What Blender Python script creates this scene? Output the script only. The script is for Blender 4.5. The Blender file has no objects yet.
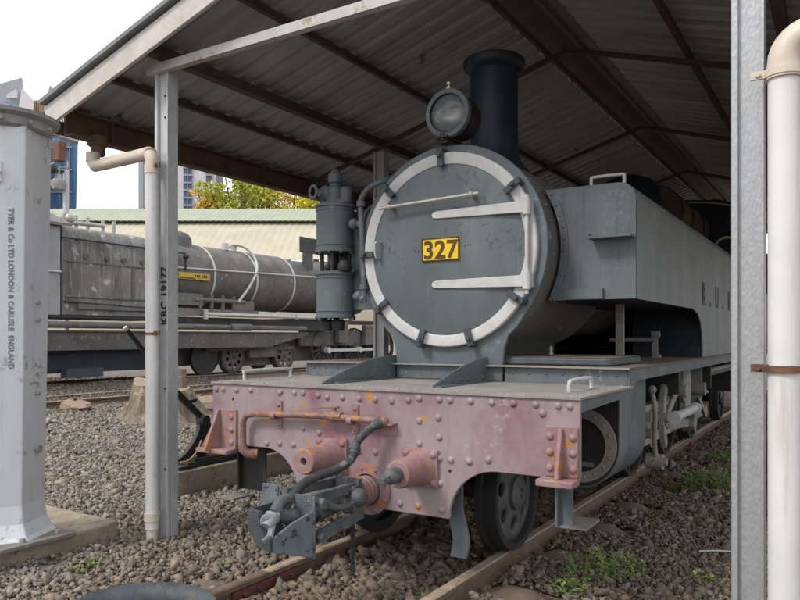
import bpy, bmesh, math, random
import numpy as np
from mathutils import Vector, Matrix
random.seed(7); RNG = np.random.default_rng(11)
R = math.radians
S = bpy.context.scene
C = S.collection
# ------------------------------------------------------------------ camera
YAW = 31.65
cam_d = bpy.data.cameras.new('camera'); cam = bpy.data.objects.new('camera', cam_d); C.objects.link(cam)
CX, CY, CZ = 2.43, -3.58, 1.385
cam.location = (CX, CY, CZ); cam.rotation_euler = (R(90), 0, R(YAW))
cam_d.sensor_width = 36; cam_d.lens = 730/800*36; cam_d.shift_y = 37/800
cam_d.clip_start = .05; cam_d.clip_end = 2000
S.camera = cam
# ------------------------------------------------------------------ sky and sun (bright overcast)
SUN_EL, SUN_AZ = 48, -28          # degrees; azimuth measured from -Y (in front of the engine) towards -X
w = bpy.data.worlds.new('World'); S.world = w; w.use_nodes = True
nt = w.node_tree; nt.nodes.clear()
out = nt.nodes.new('ShaderNodeOutputWorld'); bg = nt.nodes.new('ShaderNodeBackground')
sky = nt.nodes.new('ShaderNodeTexSky'); sky.sky_type = 'NISHITA'; sky.sun_disc = False
sky.sun_elevation = R(SUN_EL)
sd = Vector((math.sin(R(SUN_AZ))*math.cos(R(SUN_EL)), -math.cos(R(SUN_AZ))*math.cos(R(SUN_EL)), math.sin(R(SUN_EL))))
sky.sun_rotation = math.atan2(sd.x, sd.y)
sky.dust_density = 4
tc = nt.nodes.new('ShaderNodeTexCoord'); nz = nt.nodes.new('ShaderNodeTexNoise'); nz.inputs['Scale'].default_value = 2.2; nz.inputs['Detail'].default_value = 6
rp = nt.nodes.new('ShaderNodeValToRGB'); rp.color_ramp.elements[0].position = .3; rp.color_ramp.elements[1].position = .75
rp.color_ramp.elements[0].color = (8.6, 8.9, 9.3, 1); rp.color_ramp.elements[1].color = (10.2, 10.2, 10.2, 1)
mx = nt.nodes.new('ShaderNodeMix'); mx.data_type = 'RGBA'; mx.inputs['Factor'].default_value = .9
nt.links.new(tc.outputs['Generated'], nz.inputs['Vector']); nt.links.new(nz.outputs['Fac'], rp.inputs['Fac'])
nt.links.new(sky.outputs['Color'], mx.inputs['A']); nt.links.new(rp.outputs['Color'], mx.inputs['B'])
nt.links.new(mx.outputs['Result'], bg.inputs['Color']); nt.links.new(bg.outputs['Background'], out.inputs['Surface'])
bg.inputs['Strength'].default_value = .1
sl = bpy.data.lights.new('sun', 'SUN'); sl.energy = 1.5; sl.angle = R(12); sl.color = (1, .96, .9)
so = bpy.data.objects.new('sun', sl); C.objects.link(so); so.rotation_euler = sd.to_track_quat('Z', 'Y').to_euler()
S.view_settings.view_transform = 'Standard'; S.view_settings.look = 'None'
S.view_settings.exposure = 0.55; S.view_settings.gamma = 1
S.render.engine = 'CYCLES'
# ------------------------------------------------------------------ survey helpers: a sighting onto a real plane of the place
_c, _s = math.cos(R(YAW)), math.sin(R(YAW)); F = 730
def _at(px, py, D):
    u = (px-400)/F
    return Vector((D*(u*_c-_s)+CX, D*(u*_s+_c)+CY, CZ-(py-337)*D/F))
def on_x(px, py, x): return _at(px, py, (x-CX)/((px-400)/F*_c-_s))
def on_y(px, py, y): return _at(px, py, (y-CY)/((px-400)/F*_s+_c))
def on_z(px, py, z): return _at(px, py, (CZ-z)*F/(py-337))
# ------------------------------------------------------------------ materials
MATS = {}
def mat(name, A, B=None, scale=3., rough=.6, metal=0., spots=None, spot=.62, spot_scale=9., bump=.15, bscale=60., stretch=None, spec=.4,
        C3=None, c3=.6, c3s=1.3, attr=None, voro=False, streak=None, st=.62, scuff=None, sc=.66):
    m = bpy.data.materials.new(name); m.use_nodes = True; t = m.node_tree; n = t.nodes; L = t.links
    p = n['Principled BSDF']; p.inputs['Roughness'].default_value = rough; p.inputs['Metallic'].default_value = metal
    p.inputs['Specular IOR Level'].default_value = spec
    tc = n.new('ShaderNodeTexCoord'); mp = n.new('ShaderNodeMapping'); L.new(tc.outputs['Object'], mp.inputs['Vector'])
    if stretch: mp.inputs['Scale'].default_value = stretch
    def noise(sc, det=5, v=None, off=0):
        q = n.new('ShaderNodeTexNoise'); q.inputs['Scale'].default_value = sc; q.inputs['Detail'].default_value = det; q.inputs['Roughness'].default_value = .62
        if off:
            a = n.new('ShaderNodeVectorMath'); a.inputs[1].default_value = (off, off*.7, off*1.3); L.new(v or mp.outputs['Vector'], a.inputs[0]); L.new(a.outputs[0], q.inputs['Vector'])
        else: L.new(v or mp.outputs['Vector'], q.inputs['Vector'])
        return q.outputs['Fac']
    def ramp(f, lo, hi):
        r = n.new('ShaderNodeMapRange'); r.inputs['From Min'].default_value = lo; r.inputs['From Max'].default_value = hi; L.new(f, r.inputs['Value']); return r.outputs['Result']
    def mix(f, a, b):
        q = n.new('ShaderNodeMix'); q.data_type = 'RGBA'
        if isinstance(f, float): q.inputs['Factor'].default_value = f
        else: L.new(f, q.inputs['Factor'])
        for k, v in (('A', a), ('B', b)):
            if isinstance(v, tuple): q.inputs[k].default_value = (*v, 1)
            else: L.new(v, q.inputs[k])
        return q.outputs['Result']
    B = B or tuple(v*.75 for v in A)
    if attr:
        at = n.new('ShaderNodeAttribute'); at.attribute_name = attr
        f1 = ramp(noise(scale), .3, .7); q = n.new('ShaderNodeMix'); q.data_type = 'RGBA'; q.blend_type = 'MULTIPLY'; q.inputs['Factor'].default_value = 1
        L.new(at.outputs['Color'], q.inputs['A']); L.new(mix(f1, A, B), q.inputs['B']); col = q.outputs['Result']
    else:
        col = mix(ramp(noise(scale), .32, .68), A, B)
    if C3: col = mix(ramp(noise(c3s, 4, off=7.), c3, c3+.16), col, C3)
    if spots: col = mix(ramp(noise(spot_scale, 7, tc.outputs['Object'], off=3.), spot, spot+.05), col, spots)
    def stretched(v3, sc_, off):
        q = n.new('ShaderNodeMapping'); q.inputs['Scale'].default_value = v3; q.inputs['Location'].default_value = (off, off, off); L.new(tc.outputs['Object'], q.inputs['Vector'])
        return noise(sc_, 6, q.outputs['Vector'])
    if streak:      # runs of rust and dirt down the surface
        a = n.new('ShaderNodeMath'); a.operation = 'MULTIPLY'; L.new(ramp(stretched((9, 9, .7), 2., 4.), st, st+.16), a.inputs[0]); a.inputs[1].default_value = .7
        col = mix(a.outputs[0], col, streak)
    if scuff:       # rubbed and scratched patches
        a = n.new('ShaderNodeMath'); a.operation = 'MULTIPLY'; L.new(ramp(noise(26, 8, tc.outputs['Object'], off=17.), .5, .62), a.inputs[0]); L.new(ramp(noise(3.2, 4, tc.outputs['Object'], off=23.), sc-.1, sc), a.inputs[1])
        col = mix(a.outputs[0], col, scuff)
    L.new(col, p.inputs['Base Color'])
    rr = n.new('ShaderNodeMapRange'); rr.inputs['To Min'].default_value = max(.05, rough-.12); rr.inputs['To Max'].default_value = min(1, rough+.15)
    L.new(noise(scale*2.7, 4, off=11.), rr.inputs['Value']); L.new(rr.outputs['Result'], p.inputs['Roughness'])
    if bump:
        b = n.new('ShaderNodeBump'); b.inputs['Strength'].default_value = bump; b.inputs['Distance'].default_value = .01
        if voro:
            v = n.new('ShaderNodeTexVoronoi'); v.inputs['Scale'].default_value = bscale; v.feature = 'SMOOTH_F1'; L.new(mp.outputs['Vector'], v.inputs['Vector']); L.new(v.outputs['Distance'], b.inputs['Height'])
        else: L.new(noise(bscale, 4, off=5.), b.inputs['Height'])
        L.new(b.outputs['Normal'], p.inputs['Normal'])
    MATS[name] = m; return m
M = MATS
mat('grey_paint', (.13, .153, .166), (.092, .110, .121), 2.2, .55, spots=(.05, .055, .06), spot=.68, spot_scale=14, bump=.12, bscale=30, C3=(.17, .195, .205), c3=.58, stretch=(1, 1, .45), streak=(.055, .06, .062), st=.58, scuff=(.21, .235, .245), sc=.65)
mat('door_paint', (.128, .15, .162), (.09, .107, .118), 3.5, .5, spots=(.06, .075, .085), spot=.7, spot_scale=8, bump=.1, bscale=14, C3=(.16, .185, .195), c3=.55, c3s=2.4, stretch=(1, 1, .4), streak=(.17, .19, .2), st=.6, scuff=(.075, .093, .103), sc=.63)
mat('tank_side_paint', (.19, .212, .222), (.155, .172, .18), 1.5, .5, spots=(.1, .08, .06), spot=.72, bump=.1, bscale=6, stretch=(1, 1, .3), streak=(.12, .115, .11), st=.6, scuff=(.26, .26, .25), sc=.64)
mat('dark_blue_paint', (.025, .04, .058), (.015, .024, .036), 3, .45, bump=.08)
mat('black_metal', (.02, .021, .023), (.035, .033, .03), 5, .55, spots=(.09, .06, .04), spot=.72, bump=.15)
mat('black_rubber', (.03, .034, .038), (.05, .052, .055), 9, .6, scuff=(.16, .16, .155), sc=.55, spots=(.13, .12, .11), spot=.66, spot_scale=30)
mat('dusty_grey', (.23, .215, .19), (.15, .15, .145), 7, .85, spots=(.3, .28, .24), spot=.6, spot_scale=22, bump=.3, bscale=80)
mat('deck_dust', (.32, .30, .27), (.22, .21, .195), 4, .9, spots=(.1, .085, .07), spot=.66, spot_scale=26, bump=.3, bscale=110)
mat('dusty_brown_top', (.2, .16, .125), (.13, .11, .095), 6, .9, bump=.3)
mat('faded_pink_paint', (.335, .272, .285), (.275, .208, .224), 4.5, .5, spots=(.45, .22, .05), spot=.635, spot_scale=7, bump=.22, bscale=45, C3=(.225, .115, .14), c3=.5, c3s=2.0, stretch=(1, 1, .6), streak=(.22, .15, .14), st=.57, scuff=(.37, .32, .325), sc=.66)
mat('chipped_pink_paint', (.32, .225, .23), (.25, .125, .125), 8, .55, spots=(.42, .18, .05), spot=.565, spot_scale=14, bump=.3, bscale=60)
mat('rusty_pink_pipe', (.28, .18, .165), (.2, .1, .08), 12, .6, spots=(.4, .17, .05), spot=.56, spot_scale=20, bump=.4, bscale=90)
mat('rust', (.2, .105, .06), (.11, .06, .04), 14, .85, bump=.4, bscale=90)
mat('rail_top', (.42, .33, .25), (.26, .19, .14), 12, .6, spots=(.1, .06, .04), spot=.6, spot_scale=30, bump=.2)
mat('rail_side', (.2, .135, .1), (.12, .08, .06), 12, .85, bump=.4)
mat('rail_red', (.17, .05, .04), (.1, .055, .04), 12, .8, bump=.4)
mat('steel_sleeper', (.18, .13, .1), (.12, .088, .068), 6, .8, spots=(.3, .27, .22), spot=.62, spot_scale=20, bump=.3)
mat('white_paint', (.57, .57, .565), (.46, .46, .455), 9, .5, spots=(.4, .38, .34), spot=.66, spot_scale=24, bump=.08)
mat('cream_pipe', (.66, .61, .53), (.58, .48, .38), 8, .45, bump=.05)
mat('white_pipe', (.72, .72, .71), (.64, .64, .63), 3, .4, bump=.04, spots=(.45, .42, .38), spot=.72, spot_scale=12, streak=(.5, .47, .42), st=.56, scuff=(.42, .4, .36), sc=.68)
mat('galvanised', (.54, .55, .56), (.44, .45, .46), 24, .45, .15, bump=.15, bscale=60, spots=(.45, .46, .47), spot=.6, spot_scale=60, stretch=(1, 1, .4), streak=(.3, .3, .3), st=.58)
mat('hammered_galvanised', (.44, .45, .465), (.37, .38, .395), 30, .4, .4, bump=.16, bscale=90, voro=True, stretch=(1, 1, .5))
mat('tie_steel', (.5, .5, .5), (.42, .41, .4), 6, .55, .2, spots=(.3, .2, .12), spot=.66, spot_scale=5, bump=.15, streak=(.35, .27, .2), st=.64, scuff=(.33, .25, .18), sc=.64)
mat('fascia_paint', (.62, .59, .56), (.48, .44, .41), 7, .6, spots=(.25, .17, .12), spot=.66, spot_scale=16, bump=.2)
mat('eave_brown', (.17, .105, .075), (.11, .065, .045), 5, .7, bump=.25, spots=(.2, .13, .09), spot=.64)
mat('brown_steel', (.10, .07, .055), (.065, .047, .04), 5, .7, bump=.25, spots=(.14, .08, .05), spot=.64)
mat('roof_sheet', (.42, .43, .46), (.27, .275, .29), 1.6, .5, .15, stretch=(.5, 3.5, 1), bump=.1, spots=(.16, .12, .09), spot=.66, spot_scale=3)
mat('roof_edge', (.22, .24, .24), (.16, .17, .17), 4, .6)
mat('ridge_sheet', (.17, .14, .11), (.11, .09, .07), 3, .6)
mat('concrete', (.38, .315, .235), (.24, .2, .15), 5, .9, spots=(.15, .12, .09), spot=.6, spot_scale=12, bump=.6, bscale=50, streak=(.2, .16, .11), st=.6, scuff=(.45, .38, .3), sc=.6)
mat('silver_column', (.66, .68, .71), (.56, .58, .61), 3, .5, .15, spots=(.25, .25, .26), spot=.74, spot_scale=15, bump=.1, stretch=(1, 1, .25), streak=(.33, .33, .33), st=.6, scuff=(.3, .28, .26), sc=.66)
mat('cap_metal', (.38, .38, .385), (.24, .24, .24), 8, .6, bump=.3)
mat('brass', (.6, .5, .33), (.45, .36, .22), 20, .35, .8, bump=.05)
mat('steel_bright', (.5, .49, .46), (.34, .32, .29), 16, .45, .4, bump=.15, spots=(.2, .14, .09), spot=.64, spot_scale=30)
mat('motion_grey', (.36, .35, .33), (.22, .21, .2), 14, .6, .2, bump=.2, spots=(.1, .08, .07), spot=.62, spot_scale=25)
mat('yellow', (.8, .55, .02), (.74, .5, .02), 9, .5, bump=.03)
mat('ink', (.03, .028, .025), None, 9, .6, bump=0)
mat('stencil_grey', (.2, .21, .23), None, 9, .6, bump=0)
mat('lettering_dark', (.06, .055, .055), None, 9, .6, bump=0)
mat('smokebox_grey', (.11, .108, .105), (.17, .165, .155), 3, .75, spots=(.3, .29, .27), spot=.62, spot_scale=5, bump=.15, stretch=(1, 1, .3))
mat('boiler_grey', (.17, .16, .15), (.10, .095, .09), 1.6, .65, spots=(.33, .31, .29), spot=.64, spot_scale=4, bump=.2, C3=(.21, .19, .17), c3=.56)
mat('firebox_grey', (.25, .245, .24), (.12, .115, .11), 1.8, .7, spots=(.4, .39, .37), spot=.6, spot_scale=4, bump=.2, C3=(.07, .066, .062), c3=.6, stretch=(1, 1, .3), streak=(.42, .41, .39), st=.55, scuff=(.10, .10, .095), sc=.6)
mat('frame_grey', (.15, .142, .135), (.085, .08, .075), 2, .7, spots=(.25, .24, .22), spot=.6)
mat('wheel_grey', (.085, .08, .075), (.05, .047, .045), 6, .75)
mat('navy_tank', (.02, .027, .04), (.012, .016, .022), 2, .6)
mat('wood_bark', (.27, .22, .165), (.10, .078, .058), 9, .9, bump=1., bscale=16, stretch=(1, 1, .18), spots=(.36, .30, .22), spot=.6, spot_scale=6)
mat('wood_cut', (.36, .29, .21), (.24, .19, .14), 9, .9, bump=.3)
mat('roof_green', (.36, .39, .30), (.28, .31, .23), 1.2, .7, bump=0)
mat('roof_beige', (.50, .45, .35), (.42, .37, .28), .7, .8, bump=.1, streak=(.34, .30, .23), st=.6)
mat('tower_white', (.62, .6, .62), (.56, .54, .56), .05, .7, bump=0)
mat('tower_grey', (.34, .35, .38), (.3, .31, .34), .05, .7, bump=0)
mat('glass_blue', (.12, .24, .42), (.09, .18, .33), .08, .25, bump=0, spec=.6)
mat('window_dark', (.06, .09, .15), (.1, .14, .22), .2, .3, bump=0)
mat('louvre', (.5, .36, .2), (.42, .3, .17), .3, .7, bump=0)
mat('gap_dark', (.05, .035, .02), None, .3, .8, bump=0)
mat('rope', (.5, .33, .14), (.38, .25, .1), 20, .8)
mat('dry_leaf', (1, 1, 1), (.8, .85, .7), 2.5, .6, bump=0, attr='col')
mat('weed', (1, 1, 1), (.8, .8, .65), 9, .6, bump=0, attr='col')
mat('bark_far', (.12, .09, .065), None, 3, .9)
mat('stone', (1, 1, 1), (.72, .70, .68), 60, .95, bump=.3, bscale=150, attr='col', spec=.2)
mat('boulder', (.34, .26, .2), (.22, .165, .125), 12, .95, bump=.5, bscale=50)
mat('fabric_cord', (.6, .6, .58), None, 9, .7)
mat('trough_black', (.04, .047, .055), (.075, .085, .095), 12, .55, spots=(.015, .015, .017), spot=.62, spot_scale=28, bump=.3)
def glass_mat():
    m = bpy.data.materials.new('lamp_glass'); m.use_nodes = True; p = m.node_tree.nodes['Principled BSDF']
    p.inputs['Transmission Weight'].default_value = .9; p.inputs['Roughness'].default_value = .08; p.inputs['Base Color'].default_value = (.85, .9, .92, 1); p.inputs['IOR'].default_value = 1.4
    M['lamp_glass'] = m
glass_mat()
def ground_mat(name, A, B, C2):
    m = bpy.data.materials.new(name); m.use_nodes = True; t = m.node_tree; n = t.nodes; L = t.links; p = n['Principled BSDF']; p.inputs['Roughness'].default_value = .95
    p.inputs['Specular IOR Level'].default_value = .15
    tc = n.new('ShaderNodeTexCoord'); v = n.new('ShaderNodeTexVoronoi'); v.inputs['Scale'].default_value = 17; L.new(tc.outputs['Object'], v.inputs['Vector'])
    cr = n.new('ShaderNodeValToRGB'); L.new(v.outputs['Color'], cr.inputs['Fac'])
    cr.color_ramp.elements[0].color = (*B, 1); cr.color_ramp.elements[1].color = (*A, 1)
    sx = n.new('ShaderNodeSeparateXYZ'); L.new(tc.outputs['Object'], sx.inputs[0])
    nz = n.new('ShaderNodeTexNoise'); nz.inputs['Scale'].default_value = .9; L.new(tc.outputs['Object'], nz.inputs['Vector'])
    ad = n.new('ShaderNodeMath'); ad.operation = 'MULTIPLY_ADD'; ad.inputs[1].default_value = 1.2; L.new(nz.outputs['Fac'], ad.inputs[0]); L.new(sx.outputs['X'], ad.inputs[2])
    mr = n.new('ShaderNodeMapRange'); mr.inputs['From Min'].default_value = -1.1; mr.inputs['From Max'].default_value = .3; L.new(ad.outputs[0], mr.inputs['Value'])
    mx = n.new('ShaderNodeMix'); mx.data_type = 'RGBA'; L.new(mr.outputs['Result'], mx.inputs['Factor']); L.new(cr.outputs['Color'], mx.inputs['A'])
    q = n.new('ShaderNodeMix'); q.data_type = 'RGBA'; q.blend_type = 'MULTIPLY'; q.inputs['Factor'].default_value = 1; L.new(cr.outputs['Color'], q.inputs['A']); q.inputs['B'].default_value = (*C2, 1)
    L.new(q.outputs['Result'], mx.inputs['B']); L.new(mx.outputs['Result'], p.inputs['Base Color'])
    b = n.new('ShaderNodeBump'); b.inputs['Distance'].default_value = .03; b.inputs['Strength'].default_value = .8; L.new(v.outputs['Distance'], b.inputs['Height']); b.invert = True
    L.new(b.outputs['Normal'], p.inputs['Normal']); M[name] = m
ground_mat('gravel_ground', (.25, .22, .19), (.12, .10, .085), (.7, .6, .52))
# ------------------------------------------------------------------ mesh builder
class MB:
    def __init__(s): s.v = []; s.f = []
    def add(s, vs, fs):
        o = len(s.v); s.v += [tuple(p) for p in vs]; s.f += [tuple(i+o for i in f) for f in fs]; return s
    def box(s, a, b):
        x0, x1 = sorted((a[0], b[0])); y0, y1 = sorted((a[1], b[1])); z0, z1 = sorted((a[2], b[2]))
        return s.add([(x0, y0, z0), (x1, y0, z0), (x1, y1, z0), (x0, y1, z0), (x0, y0, z1), (x1, y0, z1), (x1, y1, z1), (x0, y1, z1)],
                     [(0, 3, 2, 1), (4, 5, 6, 7), (0, 1, 5, 4), (1, 2, 6, 5), (2, 3, 7, 6), (3, 0, 4, 7)])
    def bar(s, a, b, w, h, up=(0, 0, 1)):
        a, b = Vector(a), Vector(b); d = (b-a).normalized(); u = Vector(up); r = d.cross(u)
        if r.length < 1e-4: r = d.cross(Vector((1, 0, 0)))
        r.normalize(); u = r.cross(d); q = []
        for p in (a, b):
            for i, j in ((-1, -1), (1, -1), (1, 1), (-1, 1)): q.append(p+r*w/2*i+u*h/2*j)
        return s.add(q, [(0, 1, 2, 3), (7, 6, 5, 4), (0, 4, 5, 1), (1, 5, 6, 2), (2, 6, 7, 3), (3, 7, 4, 0)])
    def tube(s, pts, r, n=12, cap=True):
        pts = [Vector(p) for p in pts]; rs = r if isinstance(r, (list, tuple)) else [r]*len(pts)
        rings = []; ref = None
        for i, p in enumerate(pts):
            d = (pts[min(i+1, len(pts)-1)]-pts[max(i-1, 0)]).normalized()
            if ref is None: ref = d.orthogonal().normalized()
            else:
                ref = (ref-d*ref.dot(d)); ref = ref.normalized() if ref.length > 1e-6 else d.orthogonal().normalized()
            q = d.cross(ref); rings.append([p+(ref*math.cos(2*math.pi*k/n)+q*math.sin(2*math.pi*k/n))*rs[i] for k in range(n)])
        vs = [v for g in rings for v in g]; fs = []
        for i in range(len(pts)-1):
            for k in range(n): fs.append((i*n+k, i*n+(k+1) % n, (i+1)*n+(k+1) % n, (i+1)*n+k))
        if cap: fs.append(tuple(range(n-1, -1, -1))); fs.append(tuple((len(pts)-1)*n+k for k in range(n)))
        return s.add(vs, fs)
    def cyl(s, a, b, r, n=24, r2=None): return s.tube([a, b], [r, r if r2 is None else r2], n)
    def lathe(s, prof, o, ax=(0, 0, 1), n=32, cap=True):   # prof: (radius, height along axis)
        ax = Vector(ax).normalized(); u = ax.orthogonal().normalized(); q = ax.cross(u); o = Vector(o)
        vs = []; fs = []
        for r, h in prof:
            for k in range(n): a = 2*math.pi*k/n; vs.append(o+ax*h+(u*math.cos(a)+q*math.sin(a))*max(r, 1e-4))
        m = len(prof)
        for i in range(m-1):
            for k in range(n): fs.append((i*n+k, i*n+(k+1) % n, (i+1)*n+(k+1) % n, (i+1)*n+k))
        if cap and prof[0][0] > 1e-3: fs.append(tuple(range(n-1, -1, -1)))
        if cap and prof[-1][0] > 1e-3: fs.append(tuple((m-1)*n+k for k in range(n)))
        return s.add(vs, fs)
    def ring(s, o, ax, r0, r1, t, n=48): return s.lathe([(r0, 0), (r1, 0), (r1, t), (r0, t), (r0, 0)], o, ax, n, cap=False)
    def dome(s, o, ax, r, h=.6, n=8):     # rivet head
        return s.lathe([(r, 0), (r*.85, r*h*.6), (r*.45, r*h), (0, r*h*1.05)], o, ax, n, cap=False)
    def prism(s, pts, d, holes=None):      # planar polygon of 3D points extruded by vector d
        pts = [Vector(p) for p in pts]; d = Vector(d); n = len(pts)
        vs = pts+[p+d for p in pts]
        nrm = sum(((pts[i]-pts[0]).cross(pts[(i+1) % n]-pts[0]) for i in range(1, n-1)), Vector())
        fs = [tuple(range(n-1, -1, -1)), tuple(range(n, 2*n))]+[(i, (i+1) % n, n+(i+1) % n, n+i) for i in range(n)]
        if nrm.dot(d) < 0: fs = [tuple(reversed(f)) for f in fs]
        return s.add(vs, fs)
    def sphere(s, o, r, n=12, sc=(1, 1, 1)):
        o = Vector(o); m = n//2; vs = []; fs = []
        for i in range(m+1):
            t = math.pi*i/m
            for k in range(n): a = 2*math.pi*k/n; vs.append((o.x+r*sc[0]*math.sin(t)*math.cos(a), o.y+r*sc[1]*math.sin(t)*math.sin(a), o.z+r*sc[2]*math.cos(t)))
        for i in range(m):
            for k in range(n): fs.append((i*n+k, (i+1)*n+k, (i+1)*n+(k+1) % n, i*n+(k+1) % n))
        return s.add(vs, fs)
    def build(s, name, m, parent=None, bevel=0, smooth=38, fix=False):
        me = bpy.data.meshes.new(name); me.from_pydata(s.v, [], s.f); me.validate()
        bm = bmesh.new(); bm.from_mesh(me); bmesh.ops.remove_doubles(bm, verts=bm.verts, dist=1e-5)
        bmesh.ops.recalc_face_normals(bm, faces=bm.faces); bm.to_mesh(me); bm.free()
        me.materials.append(M[m])
        if smooth: me.shade_smooth(); me.set_sharp_from_angle(angle=R(smooth))
        o = bpy.data.objects.new(name, me); C.objects.link(o)
        if bevel:
            b = o.modifiers.new('edges', 'BEVEL'); b.width = bevel; b.segments = 2; b.limit_method = 'ANGLE'; b.angle_limit = R(40)
        adopt(o, parent); return o
def onto(mb, o):
    """rivets, bolts and other surface relief join the mesh of the part they sit on"""
    me = o.data; bm = bmesh.new(); bm.from_mesh(me); base = len(bm.verts)
    vv = [bm.verts.new(p) for p in mb.v]
    for f in mb.f:
        try: q = bm.faces.new([vv[i] for i in f]); q.smooth = True
        except ValueError: pass
    bm.to_mesh(me); bm.free(); me.set_sharp_from_angle(angle=R(38)); return o
def world_of(o):
    m = Matrix.Translation(o.location) @ o.rotation_euler.to_matrix().to_4x4()
    while o.parent: m = Matrix.Translation(o.parent.location) @ o.matrix_parent_inverse @ m if False else m; break
    return m
def adopt(o, parent):
    if parent is None: return
    o.parent = parent
    if parent.type == 'EMPTY': o.matrix_parent_inverse = Matrix.Translation(-parent.location)
def thing(name, label, cat, loc=(0, 0, 0), group=None, kind=None):
    o = bpy.data.objects.new(name, None); C.objects.link(o); o.location = loc; o.empty_display_size = .2
    return tag(o, label, cat, group, kind)
def tag(o, label, cat, group=None, kind=None):
    o['label'] = label; o['category'] = cat
    if group: o['group'] = group
    if kind: o['kind'] = kind
    return o
def text(name, s, size, o, right, up, m, parent=None, depth=.002, font_shear=0, spacing=1., bold=0, align='LEFT', xs=1.):
    cu = bpy.data.curves.new(name, 'FONT'); cu.body = s; cu.size = size; cu.extrude = depth; cu.space_character = spacing; cu.offset = bold; cu.align_x = align; cu.shear = font_shear
    t = bpy.data.objects.new(name+'_curve', cu); C.objects.link(t)
    me = bpy.data.meshes.new_from_object(t.evaluated_get(bpy.context.evaluated_depsgraph_get())) if False else None
    dg = bpy.context.evaluated_depsgraph_get(); dg.update(); me = bpy.data.meshes.new_from_object(t.evaluated_get(dg))
    C.objects.unlink(t); bpy.data.objects.remove(t); me.name = name
    r = Vector(right).normalized(); u = Vector(up).normalized(); n = r.cross(u)
    mt = Matrix(((r.x*xs, u.x, n.x, o[0]), (r.y*xs, u.y, n.y, o[1]), (r.z*xs, u.z, n.z, o[2]), (0, 0, 0, 1)))
    me.transform(mt); me.materials.clear(); me.materials.append(M[m])
    ob = bpy.data.objects.new(name, me); C.objects.link(ob); adopt(ob, parent); return ob
def arc(c, r, a0, a1, n, ax='xz'):
    P = []
    for i in range(n+1):
        a = R(a0+(a1-a0)*i/n); p, q = r*math.cos(a), r*math.sin(a)
        P.append({'xz': (c[0]+p, c[1], c[2]+q), 'yz': (c[0], c[1]+p, c[2]+q), 'xy': (c[0]+p, c[1]+q, c[2])}[ax])
    return P
def smooth_path(pts, k=6):
    pts = [Vector(p) for p in pts]; o = []
    for i in range(len(pts)-1):
        p0 = pts[max(i-1, 0)]; p1 = pts[i]; p2 = pts[i+1]; p3 = pts[min(i+2, len(pts)-1)]
        for j in range(k):
            t = j/k; o.append(.5*((2*p1)+(p2-p0)*t+(2*p0-5*p1+4*p2-p3)*t*t+(3*p1-p0-3*p2+p3)*t**3))
    o.append(pts[-1]); return o

# ================================================================== GROUND
def gz(x, y=0):
    t = min(max((-4-x)/8, 0), 1); return -.125+.43*t*t*(3-2*t)
def make_ground():
    xs = list(np.arange(-16, 6.01, .25)); xs = [-900, -300, -100, -45, -25]+xs+[12, 30, 100, 300, 900]
    ys = list(np.arange(-6, 26.1, .5)); ys = [-500, -60, -15]+ys+[40, 80, 200, 500, 1400]
    m = MB(); W = len(ys); rr = random.Random(3)
    for x in xs:
        for y in ys: m.v.append((x, y, gz(x)+rr.uniform(-.006, .006)))
    for i in range(len(xs)-1):
        for j in range(W-1): m.f.append((i*W+j, (i+1)*W+j, (i+1)*W+j+1, i*W+j+1))
    g = m.build('ground', 'gravel_ground'); g['kind'] = 'structure'
make_ground()

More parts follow.
